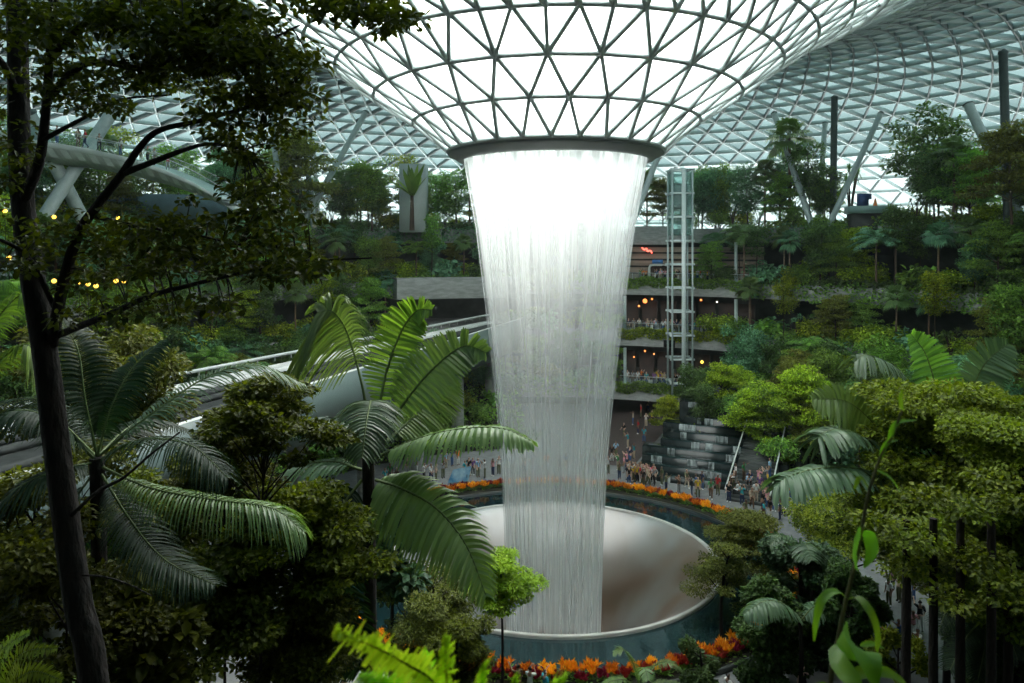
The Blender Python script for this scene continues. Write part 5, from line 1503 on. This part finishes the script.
custom_palm('broad_leaved_palm', 'palm with grey-green pleated fronds behind the tall tiered tree', 37, (905, 478), [
    ([(910, 440, 37), (905, 395, 37), (890, 366, 37), (866, 355, 37), (855, 362, 37)], dict(ll=1.7, hang=.7, base=.35, leaf=L_GREY)),
    ([(950, 440, 37), (938, 395, 37), (926, 355, 37), (911, 334, 37)], dict(ll=1.5, up=(0, -1, .3), hang=.15, base=.15, tip=.6, leaf=L_MID)),
    ([(948, 450, 37), (966, 405, 37), (984, 365, 37), (1008, 344, 37)], dict(ll=1.3, up=(0, -1, .3), hang=.15, base=.2, leaf=L_GREY)),
    ([(912, 470, 37), (880, 430, 36), (848, 402, 35.5), (812, 399, 35)], dict(ll=1.3, up=(-.3, -1, .6), hang=.35)),
    ([(915, 480, 37), (880, 448, 35), (845, 430, 34.5), (822, 434, 34), (818, 446, 34)], dict(ll=1.5, hang=.6, leaf=L_GREY)),
    ([(912, 488, 37), (870, 471, 34), (825, 468, 33), (790, 476, 32.5), (776, 487, 32.5)], dict(ll=1.5, hang=.7, leaf=L_GREY)),
    ([(905, 480, 37), (920, 500, 34), (935, 530, 33), (940, 560, 32)], dict(ll=1.3, hang=.5)),
], 1.5, .12, .2, n=48, stem_r=.07)
custom_palm('small_palm', 'small grey-green palm right of the olive tiered tree', 40, (800, 565), [
    ([(800, 565, 40), (792, 545, 39.6), (780, 536, 39.3), (770, 545, 39)], dict(hang=.6)), ([(800, 565, 40), (815, 545, 40), (830, 550, 40), (838, 565, 40)], dict(hang=.6)), ([(800, 565, 40), (798, 548, 39), (806, 545, 38), (812, 560, 37)], dict(hang=.6))], 1.0, .1, .1, n=34, leaf=L_GREY)
custom_palm('small_palm', 'small pleated palm frond above the right flower bed', 35, (800, 622), [
    ([(800, 622, 35), (785, 605, 34.6), (765, 601, 34.3), (744, 614, 34)], dict(hang=.8)), ([(800, 622, 35), (815, 606, 35), (830, 608, 35), (842, 624, 35)], dict(hang=.7))], .95, .1, .1, n=34, leaf=L_GREY)
custom_palm('small_palm', 'small feathery palm at the bottom centre before the flower bed', 33.5, (640, 690), [
    ([(640, 690, 33.5), (634, 665, 33.3), (624, 650, 33), (614, 652, 33)], dict()), ([(640, 690, 33.5), (652, 668, 33.3), (668, 662, 33), (684, 672, 33)], dict()), ([(640, 690, 33.5), (625, 680, 33), (610, 682, 33), (600, 690, 33)], dict()), ([(640, 690, 33.5), (655, 684, 33), (675, 684, 33), (690, 690, 33)], dict()), ([(640, 690, 33.5), (642, 672, 32.5), (645, 668, 32), (648, 680, 31.5)], dict())],
    .5, .06, .08, fused=False, n=40, leaf=L_PALM)
custom_palm('feather_palm', 'dark feather palm among the lower right trunks', 29, (985, 615), [
    ([(985, 615, 29), (970, 600, 28.6), (950, 605, 28.3), (938, 632, 28)], dict()), ([(985, 615, 29), (1000, 595, 29), (1018, 598, 29), (1030, 615, 29)], dict()), ([(985, 615, 29), (972, 585, 29.3), (955, 572, 29.6), (940, 575, 30)], dict()),
    ([(985, 615, 29), (985, 645, 28.4), (978, 680, 28)], dict()), ([(985, 615, 29), (1005, 630, 28.4), (1018, 660, 28)], dict()), ([(985, 615, 29), (965, 640, 28.4), (950, 670, 28)], dict())],
    .8, .06, .12, fused=False, n=50, leaf=L_TUFT)

# ------------------------------------------------------------------ the big dark tree on the left
T0 = at(95, 700, 8.2); gz = 20.4 - 8.0
root = thing('leaning_tree', (T0[0] + .1, 8.0, gz), 0, 'big dark tree with a leaning trunk and leafy boughs across the upper left', 'tree')
o0 = np.array([T0[0] + .1, 8.0, gz])
TR = [([(112, 1000, 8.0), (95, 690, 8.1), (78, 600, 8.2), (60, 470, 8.3), (45, 350, 8.4), (27, 240, 8.5), (20, 150, 8.6), (18, 50, 8.8), (14, -90, 9.2)], .165, .11)]
BR = [([(52, 345, 8.4), (62, 290, 8.2), (78, 235, 8.0), (98, 205, 7.9), (122, 174, 7.8), (140, 147, 7.7), (160, 130, 7.6), (199, 121, 7.5), (245, 108, 7.4), (290, 92, 7.3)], .07, .012),
      ([(24, 200, 8.5), (38, 165, 8.2), (44, 130, 8.0), (48, 80, 7.9), (52, 20, 7.8), (60, -60, 7.8)], .065, .03),
      ([(122, 174, 7.8), (150, 163, 7.7), (187, 149, 7.6), (212, 144, 7.4), (245, 150, 7.3)], .04, .01),
      ([(47, 100, 7.9), (75, 70, 7.7), (100, 62, 7.6), (140, 68, 7.4), (177, 60, 7.3), (213, 52, 7.2), (262, 42, 7.1), (300, 25, 7.0)], .045, .01),
      ([(58, 335, 8.4), (83, 325, 8.0), (117, 311, 7.7), (150, 296, 7.4), (187, 286, 7.2), (233, 275, 7.0), (300, 262, 6.8), (372, 258, 6.6)], .045, .008),
      ([(72, 515, 8.2), (97, 492, 7.8), (123, 478, 7.6), (150, 455, 7.4), (180, 432, 7.3)], .025, .008), ([(80, 575, 8.2), (105, 577, 7.9), (130, 585, 7.7), (152, 596, 7.6)], .012, .006),
      ([(20, 100, 8.7), (0, 60, 8.4), (-40, 30, 8.0)], .05, .02), ([(48, 60, 7.9), (90, 20, 7.6), (150, -10, 7.3), (230, -20, 7.0), (330, -5, 6.8), (392, 12, 6.7)], .04, .008),
      ([(56, 310, 8.3), (30, 260, 8.0), (0, 240, 7.7), (-40, 235, 7.5)], .035, .01), ([(90, 215, 8.0), (130, 225, 7.7), (180, 232, 7.4), (240, 245, 7.1)], .03, .008), ([(43, 140, 8.0), (80, 120, 8.2), (120, 100, 8.5), (170, 95, 8.8)], .03, .01)]
pts_all = []
for P, r0, r1 in TR + BR:
    Q = smooth_path([at(*p) for p in P], 34)
    pts_all.append(Q)
    g = MB(); g.tube(Q - o0, np.linspace(r0, r1, 34), 9, tint=.5)
    g.build('trunk' if r0 > .1 else 'branch', BARK_D, root, True)
allp = np.vstack(pts_all[1:])
REG = [(40, 20, 75, 30, 34), (140, 22, 90, 35, 60), (225, 35, 60, 40, 40), (270, 62, 35, 26, 18), (345, 8, 50, 12, 20), (390, 20, 14, 12, 6), (75, 85, 60, 25, 20), (150, 80, 60, 12, 14), (100, 108, 40, 8, 6), (275, 100, 42, 16, 20), (250, 128, 45, 14, 16),
       (10, 110, 30, 60, 12), (250, 150, 25, 16, 12), (248, 195, 48, 26, 34), (180, 228, 70, 18, 30), (110, 232, 60, 18, 26), (260, 235, 60, 20, 30), (320, 262, 60, 12, 24), (250, 270, 60, 14, 22), (170, 262, 70, 22, 40), (90, 260, 50, 24, 24), (30, 240, 40, 26, 20),
       (190, 305, 60, 18, 20), (120, 310, 50, 20, 18), (210, 122, 22, 8, 5), (230, 95, 40, 16, 14), (195, 62, 60, 18, 20), (10, 180, 20, 25, 8)]
r_ = np.random.default_rng(77)
lv = MB(); tw = MB()
for (cx, cy_, rx, ry, k) in REG:
    for q in range(int(k * (1.35 if cy_ < 90 else .9 if cy_ < 150 else .66))):
        u = r_.normal(0, .5, 2); px = cx + rx * np.clip(u[0], -1.2, 1.2); py = cy_ + ry * np.clip(u[1], -1.2, 1.2)
        t = at(px, py, 7.5)
        nb = allp[np.argmin(np.linalg.norm(allp[:, [0, 2]] / allp[:, [1]] * 7.5 - [t[0], EYE + (t[2] - EYE)] if False else (np.c_[allp[:, 0] / allp[:, 1], (allp[:, 2] - EYE) / allp[:, 1]] - [t[0] / 7.5, (t[2] - EYE) / 7.5]), axis=1))]
        d = np.clip(nb[1] + r_.normal(0, .45), 6.0, 10.5); c = at(px, py, d)
        if np.linalg.norm(c - nb) > .25:
            tw.tube(bez(nb - o0, (nb + c) / 2 + [0, 0, .06] - o0, c - o0, 5), [.011, .009, .007, .005, .003], 4, cap=False)
        nl = int(r_.integers(18, 38))
        pad(lv, c - o0, .20, .08, nl, .085, .052, r_, tint=.45)
lv.build('foliage', L_NIGHT, root); tag(tw.build('twigs', BARK_D, root), kind='stuff')


# ------------------------------------------------------------------ close plants at the bottom of the frame
def blade(mb, path, width, n=12, cup=.25, up=(0, 0, 1), wavy=0):
    P = smooth_path(path, n); T = unit(np.gradient(P, axis=0)); S = unit(np.cross(T, np.asarray(up, float) + 1e-3)); U = np.cross(S, T)
    t = np.linspace(0, 1, n); w_ = width * np.sin(PI * np.clip(t, 0.0, 1) ** .75) ** .8 + .002
    cols = []
    for s in (-1, -.5, 0, .5, 1):
        cols.append(P + S * (w_ * s)[:, None] + U * (abs(s) * cup * w_ + wavy * width * np.sin(t * 40) * abs(s))[:, None])
    mb.grid(np.stack(cols, 1), tint=.5)


VD = 2.2
base = at(828, 1250, VD)
root = thing('climbing_shoot', base, 0, 'slender green shoot with drooping leaves rising at the lower right', 'plant')
g = MB(); st = smooth_path([base - base, at(822, 900, VD) - base, at(830, 690, VD) - base, at(838, 640, VD) - base, at(846, 600, VD) - base, at(856, 560, VD) - base, at(862, 528, VD) - base, at(868, 495, VD) - base, at(880, 458, VD) - base, at(893, 435, VD) - base, at(902, 410, VD) - base], 50)
g.tube(st, np.linspace(.0085, .003, 50), 8); g.build('stem', mat('shoot_stem', (.16, .15, .05), (.10, .09, .035), rough=.6, scale=30), root, True)

LV_ = [([(861, 531, 2.2), (856, 536, 2.15), (853, 552, 2.13), (857, 571, 2.14)], .022, (1, -1, 0)), ([(863, 531, 2.2), (870, 536, 2.2), (872, 552, 2.18), (864, 568, 2.16)], .02, (-1, -1, 0)),
       ([(846, 598, 2.2), (836, 591, 2.15), (822, 600, 2.1), (816, 620, 2.08), (814, 641, 2.08)], .011, (0, -.4, 1)), ([(848, 600, 2.2), (858, 598, 2.15), (870, 612, 2.1), (877, 632, 2.08), (877, 655, 2.08)], .012, (0, -.4, 1)),
       ([(836, 643, 2.2), (850, 642, 2.05), (866, 658, 1.95), (877, 690, 1.9)], .052, (.2, -1, .5)), ([(838, 643, 2.2), (840, 660, 2.1), (852, 678, 2.0), (866, 700, 1.95)], .03, (-.5, -1, .3)),
       ([(860, 646, 2.3), (872, 644, 2.3), (884, 648, 2.3)], .008, (0, -.5, 1)), ([(845, 680, 2.1), (865, 672, 2.1), (890, 674, 2.1), (912, 690, 2.1)], .018, (0, -.6, 1)), ([(832, 690, 2.1), (822, 688, 2.1), (806, 692, 2.1)], .014, (0, -.6, 1)),
       ([(880, 460, 2.2), (886, 444, 2.2), (898, 440, 2.2)], .006, (0, -.5, 1)), ([(868, 488, 2.2), (860, 478, 2.2), (854, 490, 2.2)], .007, (0, -.5, 1)), ([(888, 445, 2.2), (896, 424, 2.2), (916, 420, 2.2)], .007, (0, -.5, 1)), ([(903, 411, 2.2), (900, 400, 2.2), (902, 390, 2.2)], .005, (0, -1, 0)), ([(876, 470, 2.2), (890, 478, 2.2), (900, 492, 2.2)], .006, (0, -.5, 1))]
for P, w_, up in LV_:
    g = MB(); blade(g, [at(*p) - base for p in P], w_, up=up, wavy=.06); g.build('leaf', L_VINE, root, True)
FD = 1.7
base = at(430, 1150, FD)
root = thing('fern', base, 0, 'bright yellow-green fern fronds at the bottom edge in front of the pool', 'fern')
for i, (P, llf, up, kw) in enumerate((([(470, 760, 1.7), (440, 690, 1.68), (405, 663, 1.65), (370, 645, 1.62), (334, 631, 1.6)], .042, (0, -1, .35), {}),
                                ([(446, 760, 1.7), (447, 700, 1.68), (446, 665, 1.66), (445, 638, 1.65)], .030, (0, -1, .2), {}),
                                ([(440, 760, 1.75), (436, 700, 1.74), (428, 672, 1.72), (423, 654, 1.7)], .02, (0, -1, .2), {}),
                                ([(470, 780, 1.7), (478, 710, 1.68), (482, 682, 1.66), (484, 664, 1.65)], .018, (0, -1, .2), {}),
                                ([(520, 780, 1.7), (535, 715, 1.68), (550, 690, 1.66), (566, 676, 1.65)], .022, (0, -1, .2), {}),
                                ([(420, 780, 1.6), (405, 700, 1.58), (385, 684, 1.56), (360, 676, 1.55)], .025, (0, -1, .2), {}),
                                ([(500, 780, 1.65), (508, 720, 1.62), (512, 695, 1.6), (516, 676, 1.6)], .018, (0, -1, .2), {}))):
    L, S = MB(), MB()
    frond(L, S, smooth_path([base - base, *[at(*p) - base for p in P]], 30)[6:], 52, llf, .01, hang=.1, fused=True, up=up, stem_r=.004, base=.2, tip=.75, segs=3, wave=.02, r_=np.random.default_rng(i))
    fo = L.build('frond', L_FERN, root); S.build('midrib', STEM_G, fo)
g = MB(); g.tube([(0, 0, -.4), (0, 0, .1), (0, 0, .2)], [.03, .035, .02], 8); g.build('crown_base', BARK, root)
base = at(-10, 760, 6.5)
root = thing('fern', base, 0, 'yellow-green fern spreading at the bottom left corner', 'fern')
for i, P in enumerate(([(0, 700, 6.5), (20, 655, 6.4), (58, 648, 6.3)], [(-5, 700, 6.5), (5, 650, 6.4), (30, 632, 6.3)], [(0, 700, 6.5), (30, 672, 6.4), (62, 680, 6.3)], [(-10, 700, 6.5), (-5, 660, 6.3), (12, 640, 6.1)])):
    L, S = MB(), MB()
    frond(L, S, smooth_path([base - base, *[at(*p) - base for p in P]], 24)[4:], 34, .16, .03, hang=.2, fused=False, up=(0, -1, 1), stem_r=.006, base=.15, tip=.6, r_=np.random.default_rng(i + 30))
    fo = L.build('frond', leaf_mat('leaf_fern_dim', (.12, .2, .02), (.2, .28, .03)) if i == 0 else MATS['leaf_fern_dim'], root); S.build('midrib', STEM_G, fo)
